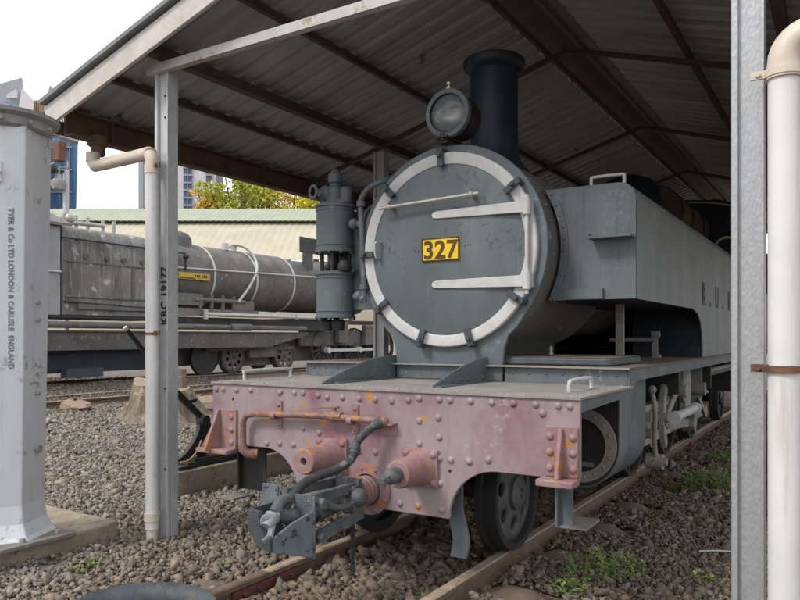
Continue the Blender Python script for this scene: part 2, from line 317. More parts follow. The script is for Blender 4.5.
SLEEPERS = [-.5+.85*k for k in range(0, 22)]
def ballast():
    # one heap of loose stones that nobody could count
    base = []
    hr = random.Random(21)
    for k in range(30):      # broken stone: the hull of a few random points, so every chip has flat faces and sharp edges
        bm = bmesh.new(); cut = (hr.uniform(.5, .9), hr.uniform(.5, .9), hr.uniform(.45, .8))
        for _ in range(hr.randint(9, 13)):
            v = Vector((hr.gauss(0, 1), hr.gauss(0, 1), hr.gauss(0, 1))).normalized()*hr.uniform(.85, 1.1)
            bm.verts.new([max(-c_, min(c_, q)) for q, c_ in zip(v, cut)])
        bmesh.ops.convex_hull(bm, input=bm.verts); bmesh.ops.triangulate(bm, faces=bm.faces)
        bmesh.ops.delete(bm, geom=[v for v in bm.verts if not v.link_faces], context='VERTS')
        bm.verts.index_update(); base.append((np.array([tuple(v.co) for v in bm.verts]), np.array([[v.index for v in f.verts] for f in bm.faces]))); bm.free()
    N = 900000
    x = RNG.uniform(-15.5, 4.2, N); y = RNG.uniform(-2.6, 13, N)
    X = x-CX; Y = y-CY; D = -X*_s+Y*_c; u = (X*_c+Y*_s)/np.maximum(D, .1)
    keep = (D > 1.9) & (abs(u) < .70) & (D < 19)
    den = np.clip(1.0*(7.5/np.maximum(D, 7.5))**1.2, 0, 1)
    keep &= RNG.uniform(0, 1, N) < den*1.0
    keep &= ~((abs(abs(x)-.525) < .065))
    keep &= ~((x > -3.25) & (x < -2.35) & (y > -1.1) & (y < -.02))      # plinth of the column
    keep &= ~((abs(x) > 4.6) & (x > 0))
    dq = on_z(72, 568, -.12); keep &= ~((((x-dq.x)/.30)**2+((y-dq.y)/.16)**2 < 1) & (RNG.uniform(0, 1, N) < .8))
    x, y, D = x[keep], y[keep], D[keep]; n = len(x)
    sz = RNG.lognormal(math.log(.0148), .42, n)
    mid = (abs(x) < .52)
    sz = np.where(mid, sz*1.35, sz); big = RNG.uniform(0, 1, n)
    sz = np.where(mid & (big < .05), sz*2.0, sz)
    sz = np.where(x > .6, sz*.92, sz)
    sz = np.clip(sz, .007, .06)*np.where(D > 8, 1.15, 1)
    # leave the steel sleepers bare
    onsl = np.zeros(n, bool)
    for sy in SLEEPERS: onsl |= (abs(y-sy) < .15) & (x > -.98) & (x < 1.06) & (RNG.uniform(0, 1, n) < np.where(x > .55, .97, .3))
    ok = ~onsl; x, y, sz, D, mid = x[ok], y[ok], sz[ok], D[ok], mid[ok]; n = len(x)
    t = np.clip((-4-x)/8, 0, 1); z = -.125+.43*t*t*(3-2*t)+sz*RNG.uniform(-.1, .7, n)+RNG.uniform(0, .012, n)
    # ballast shoulder
    z += np.where((abs(x) > .6) & (abs(x) < 1.4), .02, 0)
    bi = RNG.integers(0, len(base), n)
    sc = np.stack([sz*RNG.uniform(.9, 1.6, n), sz*RNG.uniform(.8, 1.3, n), sz*RNG.uniform(.55, 1.05, n)], 1)
    q = RNG.normal(0, 1, (n, 4)); q[:, 0] *= .5; q[:, 1] *= .5; q /= np.linalg.norm(q, axis=1)[:, None]
    a, b, c_, d = q.T[0], q.T[1], q.T[2], q.T[3]
    Rm = np.stack([1-2*(b*b+c_*c_), 2*(a*b-c_*d), 2*(a*c_+b*d), 2*(a*b+c_*d), 1-2*(a*a+c_*c_), 2*(b*c_-a*d), 2*(a*c_-b*d), 2*(b*c_+a*d), 1-2*(a*a+b*b)], 1).reshape(n, 3, 3)
    VV = []; FF = []; owner = []; off = 0; pos = np.stack([x, y, z], 1)
    for k, (bv, bf) in enumerate(base):
        ids = np.nonzero(bi == k)[0]; m_ = len(ids)
        P = bv[None]*sc[ids][:, None, :]; P = np.einsum('nij,nkj->nki', Rm[ids], P)+pos[ids][:, None, :]
        VV.append(P.reshape(-1, 3)); FF.append((bf[None]+len(bv)*np.arange(m_)[:, None, None]).reshape(-1, 3)+off); owner.append(np.repeat(ids, len(bv))); off += m_*len(bv)
    Vv = np.concatenate(VV).astype(np.float32); Ff = np.concatenate(FF); owner = np.concatenate(owner)
    me = bpy.data.meshes.new('ballast'); me.vertices.add(len(Vv)); me.vertices.foreach_set('co', Vv.ravel())
    me.loops.add(Ff.size); me.loops.foreach_set('vertex_index', Ff.ravel().astype(np.int32))
    me.polygons.add(len(Ff)); me.polygons.foreach_set('loop_start', np.arange(0, Ff.size, 3, dtype=np.int32)); me.polygons.foreach_set('loop_total', np.full(len(Ff), 3, np.int32))
    me.update(); me.validate()
    # stone colours: pale limestone grit in the yard, brown iron-stained ballast in and right of the track
    wob = .5*np.sin(y*1.7)+.35*np.sin(y*3.1+x*2); f = np.clip((x+1.15+.3*wob)/.9, 0, 1)[:, None]
    A = np.array([.35, .315, .27]); B = np.array([.235, .185, .145])
    Br = np.array([.25, .205, .165])
    g = np.clip((x-.45)/.5, 0, 1)[:, None]
    far = np.clip((-8.4-x)/.8, 0, 1)[:, None]; A = A*(1-far)+np.array([.22, .185, .155])*far; dirt = np.clip((x+2.6+.8*wob)/1.2, 0, 1)[:, None]*np.clip((2.5-y)/2, 0, 1)[:, None]; A = A*(1-dirt)+np.array([.29, .24, .195])*dirt
    col = A*(1-f)+B*f; col = col*(1-g)+Br*g
    v = RNG.uniform(.5, 1.2, (n, 1)); hue = RNG.normal(0, .045, (n, 1)); col = col*v*np.concatenate([1+hue, np.ones((n, 1)), 1-hue*1.3], 1)
    col = np.clip(col, .02, .8); colv = np.concatenate([col, np.ones((n, 1))], 1)[owner].astype(np.float32)
    at = me.color_attributes.new('col', 'FLOAT_COLOR', 'POINT'); at.data.foreach_set('color', colv.ravel())
    me.materials.append(M['stone']); o = bpy.data.objects.new('ballast', me); C.objects.link(o)
    tag(o, 'loose crushed stone ballast covering the yard and the track bed', 'ballast', kind='stuff')
    print('stones', n)
ballast()

# ================================================================== TRACKS
def rail_mb(m, x, y0, y1, z):     # head, web and foot of one rail
    pr = [(-.062, -.13), (.062, -.13), (.062, -.118), (.012, -.10), (.012, -.045), (.033, -.035), (.034, -.008), (.026, 0), (-.026, 0), (-.034, -.008), (-.033, -.035), (-.012, -.045), (-.012, -.10), (-.062, -.118)]
    m.prism([(x+a, y0, z+b) for a, b in pr], (0, y1-y0, 0))
def make_track(label, xs, z, y0, y1, sleepers=None, joint=None):
    t = thing('railway_track', label, 'railway track', (sum(xs)/2, y0, z))
    for i, x in enumerate(xs):
        segs = [(y0, y1, 'rail_top')]
        if joint is not None and i == 0: segs = [(y0, joint-.004, 'rail_side'), (joint+.004, y1, 'rail_top')]
        for a, b, mm in segs:
            m = MB(); rail_mb(m, x, a, b, z); o = m.build('rail', 'rail_side', t, smooth=0)
            if mm == 'rail_top':
                o.data.materials.append(M['rail_top'])
                for p in o.data.polygons:
                    if p.normal.z > .5 and p.center.z > z-.02: p.material_index = 1
    if joint is not None:
        for sgn in (-1, 1):
            m = MB(); m.box((xs[0]+sgn*.014, joint-.28, z-.10), (xs[0]+sgn*.034, joint+.28, z-.042))
            for k in (-.2, -.08, .08, .2): m.cyl((xs[0]+sgn*.03, joint+k, z-.07), (xs[0]+sgn*.055, joint+k, z-.07), .014, 6)
            m.build('fishplate', 'rail_red', t)
    if sleepers:
        for sy in sleepers:
            m = MB(); pts = []
            for k in range(-4, 5): a = k/4; pts.append((a*.14, -.095-.055*a*a))
            top = [(-1.0, p, q) for p, q in pts]+[(-1.0, .125, -.2), (-1.0, -.125, -.2)]
            # curved steel trough whose ends turn down
            N = 14; vs = []; fs = []; K = len(pts)
            for i in range(N+1):
                xx = -1.02+2.04*i/N; e = max(0, abs(xx)-.84)/.2; dz = (.022 if abs(xx) > .6 else -.028)-.10*e*e
                for p, q in pts: vs.append((xx, sy+p, q+dz+.012))
            for i in range(N):
                for k in range(K-1): fs.append((i*K+k, (i+1)*K+k, (i+1)*K+k+1, i*K+k+1))
            m.add(vs, fs); o = m.build('sleeper', 'steel_sleeper', t)
            sm = o.modifiers.new('plate', 'SOLIDIFY'); sm.thickness = .012
            for x in xs:
                [MB().box((x+sg*.058, sy-.03, -.112), (x+sg*.10, sy+.03, -.085)).build('rail_clip', 'rail_side', o) for sg in (-1, 1)]
JOINT = on_z(264, 571, 0).y
make_track('rusty metre gauge track under the grey and pink tank engine', (-.525, .525), 0, -3.2, 30, SLEEPERS, JOINT)
make_track('empty brown track crossing the yard behind the tree stump', (-10.05, -9.0), gz(-9.5)+.10, -30, 60)
make_track('dark track carrying the old grey engine at the back of the yard', (-13.35, -12.3), .36, -30, 60)

# ================================================================== SHED
SLOPE = .30
def roof_z(x): return 4.195-SLOPE*abs(x-.15)
def make_shed():
    sh = thing('engine_shed', 'open sided steel shed with dark corrugated roof standing over the tank engine', 'shed', (.15, 7, -.12))
    Y0, Y1 = -.06, 17.5
    pitch = .2
    for sgn, x0, x1 in ((-1, -.12, -3.04), (1, .42, 3.4)):
        m = MB(); prof = []
        y = Y0
        while y < Y1:
            prof += [(y, 0), (y+.11, 0), (y+.135, .03), (y+.175, .03)]; y += pitch
        prof.append((Y1, 0)); n = len(prof); vs = []; fs = []
        for x in (x0, (x0+x1)/2, x1):
            for yy, dz in prof: vs.append((x, yy, roof_z(x)+dz))
        for i in range(2):
            for k in range(n-1): fs.append((i*n+k, i*n+k+1, (i+1)*n+k+1, (i+1)*n+k))
        m.add(vs, fs); o = m.build('roof_sheet', 'roof_sheet', sh, smooth=0)
        sd_ = o.modifiers.new('t', 'SOLIDIFY'); sd_.thickness = .004
    m = MB(); zr = roof_z(.15)+.045
    m.prism([(-.16, Y0, roof_z(-.16)+.04), (.15, Y0, zr), (.46, Y0, roof_z(.46)+.04), (.46, Y0, roof_z(.46)+.046), (.15, Y0, zr+.008), (-.16, Y0, roof_z(-.16)+.046)], (0, Y1-Y0, 0))
    m.build('ridge_cap', 'ridge_sheet', sh, smooth=0)
    # purlins along the shed (light steel channels) under the sheet
    for x, w_, h_ in ((-1.17, .04, .055), (-2.42, .045, .05), (-.03, .03, .05), (.33, .03, .05), (1.25, .04, .06), (2.75, .05, .05)):
        m = MB(); z = roof_z(x)-.012-h_/2-.01
        m.box((x-w_/2, Y0+.06, z-h_/2), (x+w_/2, Y1-.05, z+h_/2)); m.build('purlin', 'brown_steel', sh)
    for x in (-1.93, 2.03):
        m = MB(); z = roof_z(x)-.03
        m.box((x-.04, Y0+.06, z-.09), (x+.04, Y1-.05, z-.008)); m.build('wall_plate', 'brown_steel', sh)
    # eave beams: rusty channel sections
    for x, sgn in ((-3.0, -1), (3.3, 1)):
        zt = roof_z(x)-.018; m = MB()
        m.box((x-.012, Y0+.1, zt-.2), (x+.012, Y1-.05, zt-.004)); m.box((x-.012+.0, Y0+.1, zt-.215), (x-sgn*.09, Y1-.05, zt-.2)); m.box((x-.012, Y0+.1, zt-.02), (x-sgn*.09, Y1-.05, zt-.005))
        for k in range(9): y = Y0+.5+k*1.9; m.box((x-.01, y, zt-.2), (x-sgn*.07, y+.012, zt-.02))
        m.build('eave_beam', 'eave_brown', sh)
        # half round gutter outside the eave
        m = MB(); g = [(x+sgn*.10+.085*math.cos(R(a)), Y0, zt-.10+.085*math.sin(R(a))) for a in range(180, 361, 20)]
        g2 = [(x+sgn*.10+.08*math.cos(R(a)), Y0, zt-.10+.08*math.sin(R(a))) for a in range(360, 179, -20)]
        m.prism(g+g2, (0, Y1-Y0, 0)); m.build('gutter', 'brown_steel', sh)
    # barge boards on the front gable
    for x0, x1 in ((-3.06, .15), (3.43, .15)):
        m = MB(); z0, z1 = roof_z(x0), roof_z(x1)
        m.prism([(x0, Y0-.035, z0-.175), (x1, Y0-.035, z1-.175), (x1, Y0-.035, z1+.0), (x0, Y0-.035, z0+.0)], (0, .03, 0)); m.build('barge_board', 'fascia_paint', sh, bevel=.004)
        m = MB(); e = -.02 if x0 < 0 else .05
        m.prism([(x0+e, Y0-.075, z0+.012), (x1, Y0-.075, z1+.028), (x1, Y0-.075, z1+.06), (x0+e, Y0-.075, z0+.045)], (0, .12, 0)); m.build('roof_trim', 'roof_edge', sh)
    # frames
    for i, y in enumerate((.16, 3.1, 6.05, 9.0, 11.95, 14.9)):
        for x in (-1.93, 2.03):
            front = i == 0
            mm = ('galvanised' if x < 0 else 'hammered_galvanised') if front else 'tie_steel'
            m = MB(); wd = .068; zt = roof_z(x)-.17
            m.box((x-wd, y-.03, -.3), (x+wd, y-.022, zt))
            m.box((x-wd, y-.055, -.3), (x-wd+.028, y-.03, zt)); m.box((x+wd-.012, y-.05, -.3), (x+wd, y-.03, zt))
            m.box((x-wd, y-.022, -.3), (x-wd+.008, y+.05, zt)); m.box((x+wd-.008, y-.022, -.3), (x+wd, y+.05, zt))
            p = m.build('post', mm, sh, bevel=.002)
            if front and x < 0:
                q = on_y(171.5, 325, y-.0335)
                text('stencil_lettering', 'KRC 19177', .092, (x+.042, y-.034, q.z), (0, 0, 1), (-1, 0, 0), 'ink', p, .001, bold=.002, spacing=1.0)
                m = MB()
                for zz in (3.18, 3.02, 1.0, .4): m.cyl((x+.02, y-.034, zz), (x+.02, y-.029, zz), .009, 10)
                m.build('bolt_hole', 'ink', p)
        m = MB()
        for xe, sg in ((-2.95, -1), (3.25, 1)):
            a = Vector((.15, y+.02, roof_z(.15)-.10)); b = Vector((xe, y+.02, roof_z(xe)-.10)); m.bar(a, b, .035, .045)
        if i: m.build('rafter', 'brown_steel', sh)
        if i == 0:
            m = MB(); m.bar((-2.06, y-.075, 3.38), (2.2, y-.075, 3.42), .012, .066); m.bar((-2.06, y-.05, 3.351), (2.2, y-.05, 3.391), .05, .008)
            m.build('tie_beam', 'tie_steel', sh)
        for x, xe in ((-1.93, -2.85), (2.03, 3.1)):
            m = MB(); m.bar((x, y+.0, 2.98), (xe, y+.0, roof_z(xe)-.12), .03, .04)
            if i > 0: m.build('eave_brace', 'brown_steel', sh)
    # downpipes with their swan necks
    # left: from the gutter outlet to the front post
    r = .047
    zt = roof_z(-3)
    m = MB(); op = on_x(98, 142, -2.98)
    m.lathe([(.05, -.12), (.06, -.1), (.06, -.05), (.085, -.03), (.085, .04), (.05, .07)], (op.x, op.y, op.z), n=20); m.build('gutter_outlet', 'eave_brown', sh)
    a = on_x(93, 162, -2.95); b = on_y(150, 150, .06)
    tp = on_y(152, 152, .02); tx, ty = tp.x, tp.y
    pts = [a+Vector((0, 0, .06)), a+Vector((0, 0, 0)), a+Vector((.05, -.01, -.035)), (a*.9+Vector((tx, ty, tp.z))*.1)+Vector((0, 0, -.035)), Vector((tx-.1, ty+.02, tp.z-.0)), Vector((tx-.035, ty+.005, tp.z-.005)), Vector((tx, ty, tp.z-.06)), Vector((tx, ty, tp.z-.14))]
    dp = MB(); dp.tube([(tx, ty, tp.z-.12), (tx, ty, -.02)], r, 24); d = dp.build('downpipe', 'white_pipe', sh)
    m = MB(); m.tube(smooth_path(pts, 4), r*1.02, 20); m.tube([a+Vector((0, 0, .0)), a+Vector((0, 0, .075))], r*1.2, 20); m.tube([(tx, ty, tp.z-.16), (tx, ty, tp.z-.1)], r*1.15, 20)
    m.build('swan_neck', 'cream_pipe', d)
    m = MB(); m.tube([(tx, ty, .04), (tx, ty, .10)], r*1.22, 20); m.tube([(tx, ty, -.12), (tx, ty, .05)], r*.85, 20); m.build('pipe_shoe', 'cream_pipe', d)
    for z in (2.62, 1.40):
        m = MB(); m.ring((tx, ty, z), (0, 0, 1), r, r+.004, .018, 24); m.box((tx+.04, ty-.02, z), (tx+.1, ty-.008, z+.03)); m.cyl((tx+.07, ty-.035, z+.015), (tx+.07, ty+.0, z+.015), .01, 8); m.build('pipe_bracket', 'rust', d)
    # right
    r = .064; tp = on_y(784, 75, .02); tx, ty = tp.x, .02; zt = tp.z
    D_ = MB(); D_.tube([(tx, ty, -.2), (tx, ty, zt+.03)], r, 28); d = D_.build('downpipe', 'white_pipe', sh)
    m = MB(); m.tube([(tx, ty, zt-.01)]+[(tx+.12-.12*math.cos(R(k)), ty, zt+.05+.12*math.sin(R(k))) for k in range(0, 76, 12)]+[(tx+1.02, ty+.14, zt+.47)], r*1.06, 24)
    m.tube([(tx, ty, zt-.02), (tx, ty, zt+.03)], r*1.16, 24); m.build('swan_neck', 'cream_pipe', d)
    for z, mt_ in ((zt-.01, 'cream_pipe'), (on_y(766, 372, .02).z, 'rust')):
        m = MB(); m.ring((tx, ty, z), (0, 0, 1), r*1.1, r*1.1+.008, .03, 24); m.box((tx-.13, ty-.03, z), (tx-.06, ty-.015, z+.035)); m.cyl((tx-.10, ty-.05, z+.018), (tx-.10, ty, z+.018), .012, 8); m.build('pipe_bracket', mt_, d)
make_shed()

# ================================================================== TANK ENGINE
def rivets(pts, ax, r, n=8):
    m = MB()
    for p in pts: m.dome(p, ax, r*.88, .62, n)
    return m
def spoked_wheel(parent, x, y, z, r, out, spokes=10, mt='dark_blue_paint', disc=False, tyre='black_metal', name='wheel'):
    """out=+1: visible face towards +x"""
    w_ = thing_part(name, parent)
    m = MB(); h = .13*out
    m.lathe([(r-.055, -.065*out), (r+.028, -.065*out), (r+.026, -.03*out), (r, -.025*out), (r-.004, .065*out), (r-.045, .065*out), (r-.055, .04*out)]+[(r-.055, -.065*out)], (x, y, z), (1, 0, 0), 48, cap=False)
    ty = m.build('wheel', tyre, parent)
    m = MB()
    if disc:
        r0, r1, rh, nh, J = (.085, r-.05, r*.56, 7, 24) if disc is True else (.10, r-.045, r*.53, 8, 16)
        hr, ha = (r*.115, .235) if disc is True else (r*.15, .24); vs = []; fs = []
        def pv(q, a): return (x+out*(.055-.03*(q/r1)), y+q*math.cos(a), z+q*math.sin(a))
        for k in range(nh):
            a0 = 2*math.pi*k/nh+.2; b0 = len(vs); W = math.pi/nh
            for j in range(J):
                ph = 2*math.pi*j/J; cr, ca = math.cos(ph), math.sin(ph); s_ = 1/max(abs(cr), abs(ca))
                qr, qa = cr*s_, ca*s_
                er = rh+(r1-rh)*qr if qr > 0 else rh+(rh-r0)*qr
                vs += [pv(rh+hr*cr, a0+ha*ca), pv((rh+hr*cr+er)/2, a0+(ha*ca+W*qa)/2), pv(er, a0+W*qa)]
            for j in range(J):
                i0, i1 = b0+3*j, b0+3*((j+1) % J)
                fs += [(i0, i1, i1+1, i0+1), (i0+1, i1+1, i1+2, i0+2)]
        m.add(vs, fs)
        o = m.build('wheel_disc', mt, ty); s_ = o.modifiers.new('t', 'SOLIDIFY'); s_.thickness = .03
    else:
        for k in range(spokes):
            a = 2*math.pi*(k+.5)/spokes; m.bar((x, y+.06*math.cos(a), z+.06*math.sin(a)), (x, y+(r-.045)*math.cos(a), z+(r-.045)*math.sin(a)), .05, .045, (1, 0, 0))
        m.build('spokes', mt, ty)
    m = MB(); m.lathe([(.12*r/.4, 0), (.12*r/.4, .09), (.09*r/.4, .105), (.035, .108), (.03, .09), (0, .09)], (x-out*.02, y, z), (out, 0, 0), 28); m.build('hub', mt, ty)
    return ty
def thing_part(name, parent): return parent
def build_engine():
    E = thing('tank_locomotive', 'grey steam tank engine with faded pink buffer beam and yellow plate 327', 'locomotive', (0, 0, 0))
    # ---- buffer beam
    P = [(-1.28, 1.068), (-1.28, .665), (-.80, .665)]
    P += [(-.53-.27+.27*math.sin(R(a)), .378+.287*math.cos(R(a))) for a in range(8, 91, 8)]+[(-.53, .378), (.54, .378)]
    P += [(.54+.29-.29*math.sin(R(a)), .378+.287*math.cos(R(a))) for a in range(88, 0, -8)]+[(.83, .665), (1.28, .665), (1.28, 1.068)]
    m = MB(); m.prism([(x, 0, z) for x, z in P], (0, .03, 0)); beam = m.build('buffer_beam', 'faded_pink_paint', E, bevel=.003)
    Z6 = [(100, 147), (125, 147), (175, 150), (228, 150), (336, 160), (392, 160), (425, 160), (480, 170), (515, 177), (572, 178), (636, 182), (695, 185), (757, 192), (160, 252), (160, 305), (288, 350), (337, 350), (388, 355), (425, 292), (485, 310), (632, 380), (695, 383)]
    Z7 = [(35, 150), (85, 150), (118, 145), (178, 145), (210, 145), (272, 148), (335, 150), (400, 152), (467, 155), (535, 158), (570, 160), (175, 203), (118, 212), (488, 190), (178, 262), (118, 280), (178, 325), (213, 330), (268, 335), (325, 330), (60, 460), (115, 468), (180, 400), (185, 480)]
    sp = [on_y(190+a/3.75, 350+b/3.75, 0) for a, b in Z6]+[on_y(380+a/3, 350+b/3, 0) for a, b in Z7]
    sp = [(p.x, 0, min(p.z, 1.036)) for p in sp if p.x < 1.25]
    onto(rivets(sp, (0, -1, 0), .0235, 12), beam)
    m = MB()
    for px, py in ((233, 399), (282, 393), (450, 471)): q = on_y(px, py, 0); m.cyl((q.x, -.001, q.z), (q.x, .004, q.z), .010, 10)
    m.build('bolt_hole', 'ink', beam)
    # ---- corner step brackets on the beam ends
    for sg in (-1, 1):
        xo = 1.19*sg if sg > 0 else -1.13
        m = MB(); m.box((xo-.085, -.018, .675), (xo+.085, 0, .935)) if sg > 0 else m.box((-1.20, -.018, .625), (-1.05, 0, .90))
        if sg > 0:
            m.prism([(xo-.012, -.018, .925), (xo-.012, -.018, .675), (xo-.012, -.10, .675), (xo-.012, -.04, .925)], (.024, 0, 0))
            m.box((xo-.10, -.12, .64), (xo+.09, 0, .675))
        else:
            m.prism([(-1.20, -.018, .89), (-1.20, -.018, .64), (-1.32, -.06, .64)], (0, -.012, 0))
            m.prism([(-1.19, -.018, .895), (-1.19, -.018, .63), (-1.19, -.16, .63), (-1.19, -.04, .895)], (-.022, 0, 0))
            m.box((-1.33, -.11, .61), (-1.05, 0, .640))
        b = m.build('step_bracket', 'chipped_pink_paint', E, bevel=.006)
        xs_ = (xo-.06, xo+.06) if sg > 0 else (-1.09,)
        onto(rivets([(x, -.018, z) for x in xs_ for z in ((.72, .80, .88) if sg > 0 else (.68, .765, .85))], (0, -1, 0), .024, 12), b)
    # ---- footsteps below the beam
    for sg in (-1, 1):
        m = MB(); x0, x1 = (1.115, 1.195) if sg > 0 else (-1.15, -.93)
        m.box((x0, .14, .395 if sg > 0 else .34), (x1, .152, .70)); m.box((x0, .10, .395 if sg > 0 else .34), (x0+.012, .14, .70))
        s_ = m.build('footstep', 'grey_paint' if sg > 0 else 'black_metal', E)
        m = MB(); m.box((x0, .12, .385), (x1+.08, .36, .397)) if sg > 0 else m.box((x0-.04, -.04, .30), (x1-.12, .13, .312)); m.build('tread', 'dusty_grey', s_)
    # ---- front deck
    m = MB(); m.box((-1.288, -.012, 1.069), (1.288, 1.02, 1.081)); dk = m.build('front_deck', 'deck_dust', E)
    rv = [(x, .03, 1.081) for x in np.arange(-1.24, 1.25, .13)]+[(-1.24, y, 1.081) for y in np.arange(.15, 1, .13)]+[(1.24, y, 1.081) for y in np.arange(.15, 1, .13)]
    onto(rivets(rv, (0, 0, 1), .013), dk)
    # side valances: deep at the front, sweeping up to the running plate
    for sg in (-1, 1):
        x = 1.272*sg; m = MB()
        pr = [(.032, 1.066), (.032, 1.0), (.95, 1.018), (1.05, 1.03), (1.10, 1.055), (1.14, 1.088), (1.22, 1.105), (9.9, 1.105), (9.9, 1.183), (1.0, 1.183), (1.0, 1.066)]
        m.prism([(x, a, b) for a, b in pr], (-.014*sg, 0, 0)); m.build('valance', 'grey_paint', E, bevel=.002)
    # riser between front deck and running plate, with rivets
    for x0, x1 in ((-1.255, -.44), (.44, 1.255)):
        m = MB(); m.box((x0, 1.0, 1.082), (x1, 1.012, 1.18)); r_ = m.build('riser', 'grey_paint', E)
        onto(rivets([(x, 1.0, 1.145) for x in np.arange(x0+.06, x1, .115)], (0, -1, 0), .013), r_)
    m = MB(); m.box((-1.285, .985, 1.184), (1.285, 9.9, 1.196)); rp_ = m.build('running_plate', 'dusty_brown_top', E)
    m = MB(); m.box((-1.28, .965, 1.184), (1.28, .985, 1.194)); m.build('plate_edge', 'deck_dust', rp_)
    # curved stays on the deck
    for x in (-.455, .30):
        pr = [(.14, 1.082), (.14, 1.095)]+[(.14+.84*t, 1.095+.155*math.sin(R(90*t))) for t in (.1, .2, .3, .4, .5, .6, .7, .8, .9, 1)]+[(1.5, 1.252), (1.5, 1.082)]
        m = MB(); m.prism([(x, a+(0 if x < 0 else .1), b) for a, b in pr], (.012, 0, 0)); s_ = m.build('frame_stay', 'grey_paint', E, bevel=.002)
        m = MB(); m.box((x+.012, .25, 1.082), (x+.055, 1.0, 1.09))
        for y in np.arange(.32, 1.0, .11): m.dome((x+.012, y+.05, 1.115), (1, 0, 0), .012); m.dome((x-.0, y+.05, 1.115), (-1, 0, 0), .012)
        m.build('stay_angle', 'grey_paint', s_)
    # deck handrails
    for x in (-1.2, 1.13):
        m = MB(); ya, yb = (.22, .72) if x < 0 else (.34, .68); zt = 1.145
        if x > 0: m.tube(smooth_path([(x-.02, ya, 1.082), (x-.02, ya, 1.125), (x-.01, ya+.03, zt), (x+.0, yb-.03, zt), (x+.0, yb, 1.125), (x+.0, yb, 1.082)], 3), .011, 10)
        else: m.tube(smooth_path([(x, ya, 1.082), (x, ya, 1.125), (x, ya+.03, zt), (x, yb-.03, zt), (x, yb, 1.125), (x, yb, 1.082)], 3), .011, 10)
        m.build('grab_rail', 'white_paint', E)
    # dark grey rounded cover on the running plate
    m = MB(); x0, x1, y0, y1, rr = .33, 1.14, 1.06, 1.95, .12
    pl = [(x0, y0), (x1-.05, y0)]+[(x1-.05+.05*math.sin(R(a)), y0+.05-.05*math.cos(R(a))) for a in (30, 60, 90)]+[(x1-rr+rr*math.cos(R(a)), y1-rr+rr*math.sin(R(a))) for a in (0, 30, 60, 90)]+[(x0, y1)]
    m.prism([(a, b, 1.198) for a, b in pl], (0, 0, .05)); cv = m.build('valve_chest_cover', 'cover_grey', E, bevel=.012)
    m = MB(); m.prism([(a*.985+.012, b*.985+.02, 1.2485) for a, b in pl], (0, 0, .002)); m.cyl((.7, 1.4, 1.249), (.7, 1.4, 1.257), .09, 20); m.build('cover_top', 'dusty_brown_top', cv)
    q = on_z(551, 355, 1.25); m = MB(); m.lathe([(.022, 0), (.022, .02), (.012, .03), (.016, .06), (.010, .075), (.013, .10), (.006, .115), (0, .12)], (q.x, q.y, 1.2), n=12); m.build('oil_cup', 'white_paint', E)
    # ---- smokebox
    zc = 2.0; Rb = .745; yf = 1.0
    m = MB(); pts = [(Rb*math.cos(R(a)), zc+Rb*math.sin(R(a))) for a in range(-34, 215, 4)]
    pts += [(-.53, 1.455), (-.465, 1.395), (-.435, 1.31), (-.425, 1.2), (-.42, 1.082), (.42, 1.082), (.425, 1.2), (.435, 1.31), (.465, 1.395), (.53, 1.455)]
    m.prism([(x, yf, z) for x, z in pts], (0, .03, 0)); m.build('smokebox_front', 'grey_paint', E, bevel=.006)
    m = MB(); m.lathe([(Rb-.02, 0), (Rb-.02, 1.45)], (0, yf+.03, zc), (0, 1, 0), 72)
    sb = m.build('smokebox', 'smokebox_grey', E)
    m = MB(); m.box((-.36, yf+.03, 1.082), (.36, yf+1.2, 1.45)); m.build('saddle', 'black_metal', E)
    m = MB()
    for ya in (yf+.05, yf+.16):
        for a in range(-40, 221, 9): m.dome(((Rb-.02)*math.cos(R(a)), ya+.02, zc+(Rb-.02)*math.sin(R(a))), (math.cos(R(a)), 0, math.sin(R(a))), .013)
    onto(m, sb)
    m = MB(); m.lathe([(.60, 2.2), (.60, 8.2)], (0, 0, 2.0), (0, 1, 0), 48); m.lathe([(.64, 2.45), (.64, 2.5)], (0, 0, 2.0), (0, 1, 0), 48); m.build('boiler', 'boiler_grey', E)
    # ---- door
    m = MB(); m.lathe([(.605, 0), (.605, .03), (.56, .036), (.4, .05), (.2, .057), (0, .06)], (0, yf, zc), (0, -1, 0), 96); dr = m.build('smokebox_door', 'door_paint', E)
    m = MB(); m.lathe([(.603, .0), (.603, .036), (.61, .04), (.678, .04), (.685, .034), (.685, .0)], (0, yf, zc), (0, -1, 0), 96, cap=False); m.build('door_rim', 'white_paint', dr)
    for a in (92, 135, 180, 217, 254, 288, 327, 37):
        ca, sa = math.cos(R(a)), math.sin(R(a)); m = MB()
        f = lambda r_, t, y: Vector((r_*ca-t*sa, yf-y, zc+r_*sa+t*ca))
        m.bar(f(.71, 0, .065), f(.585, 0, .065), .045, .022, (0, -1, 0)); m.bar(f(.70, 0, 0), f(.70, 0, .065), .045, .03, (ca, 0, sa)); m.bar(f(.60, 0, .03), f(.60, 0, .06), .035, .02, (ca, 0, sa))
        m.cyl(f(.66, 0, .05), f(.66, 0, .10), .017, 6)
        m.build('door_clamp', 'dark_grey_clamp' if 'dark_grey_clamp' in M else 'grey_paint', dr, bevel=.004)
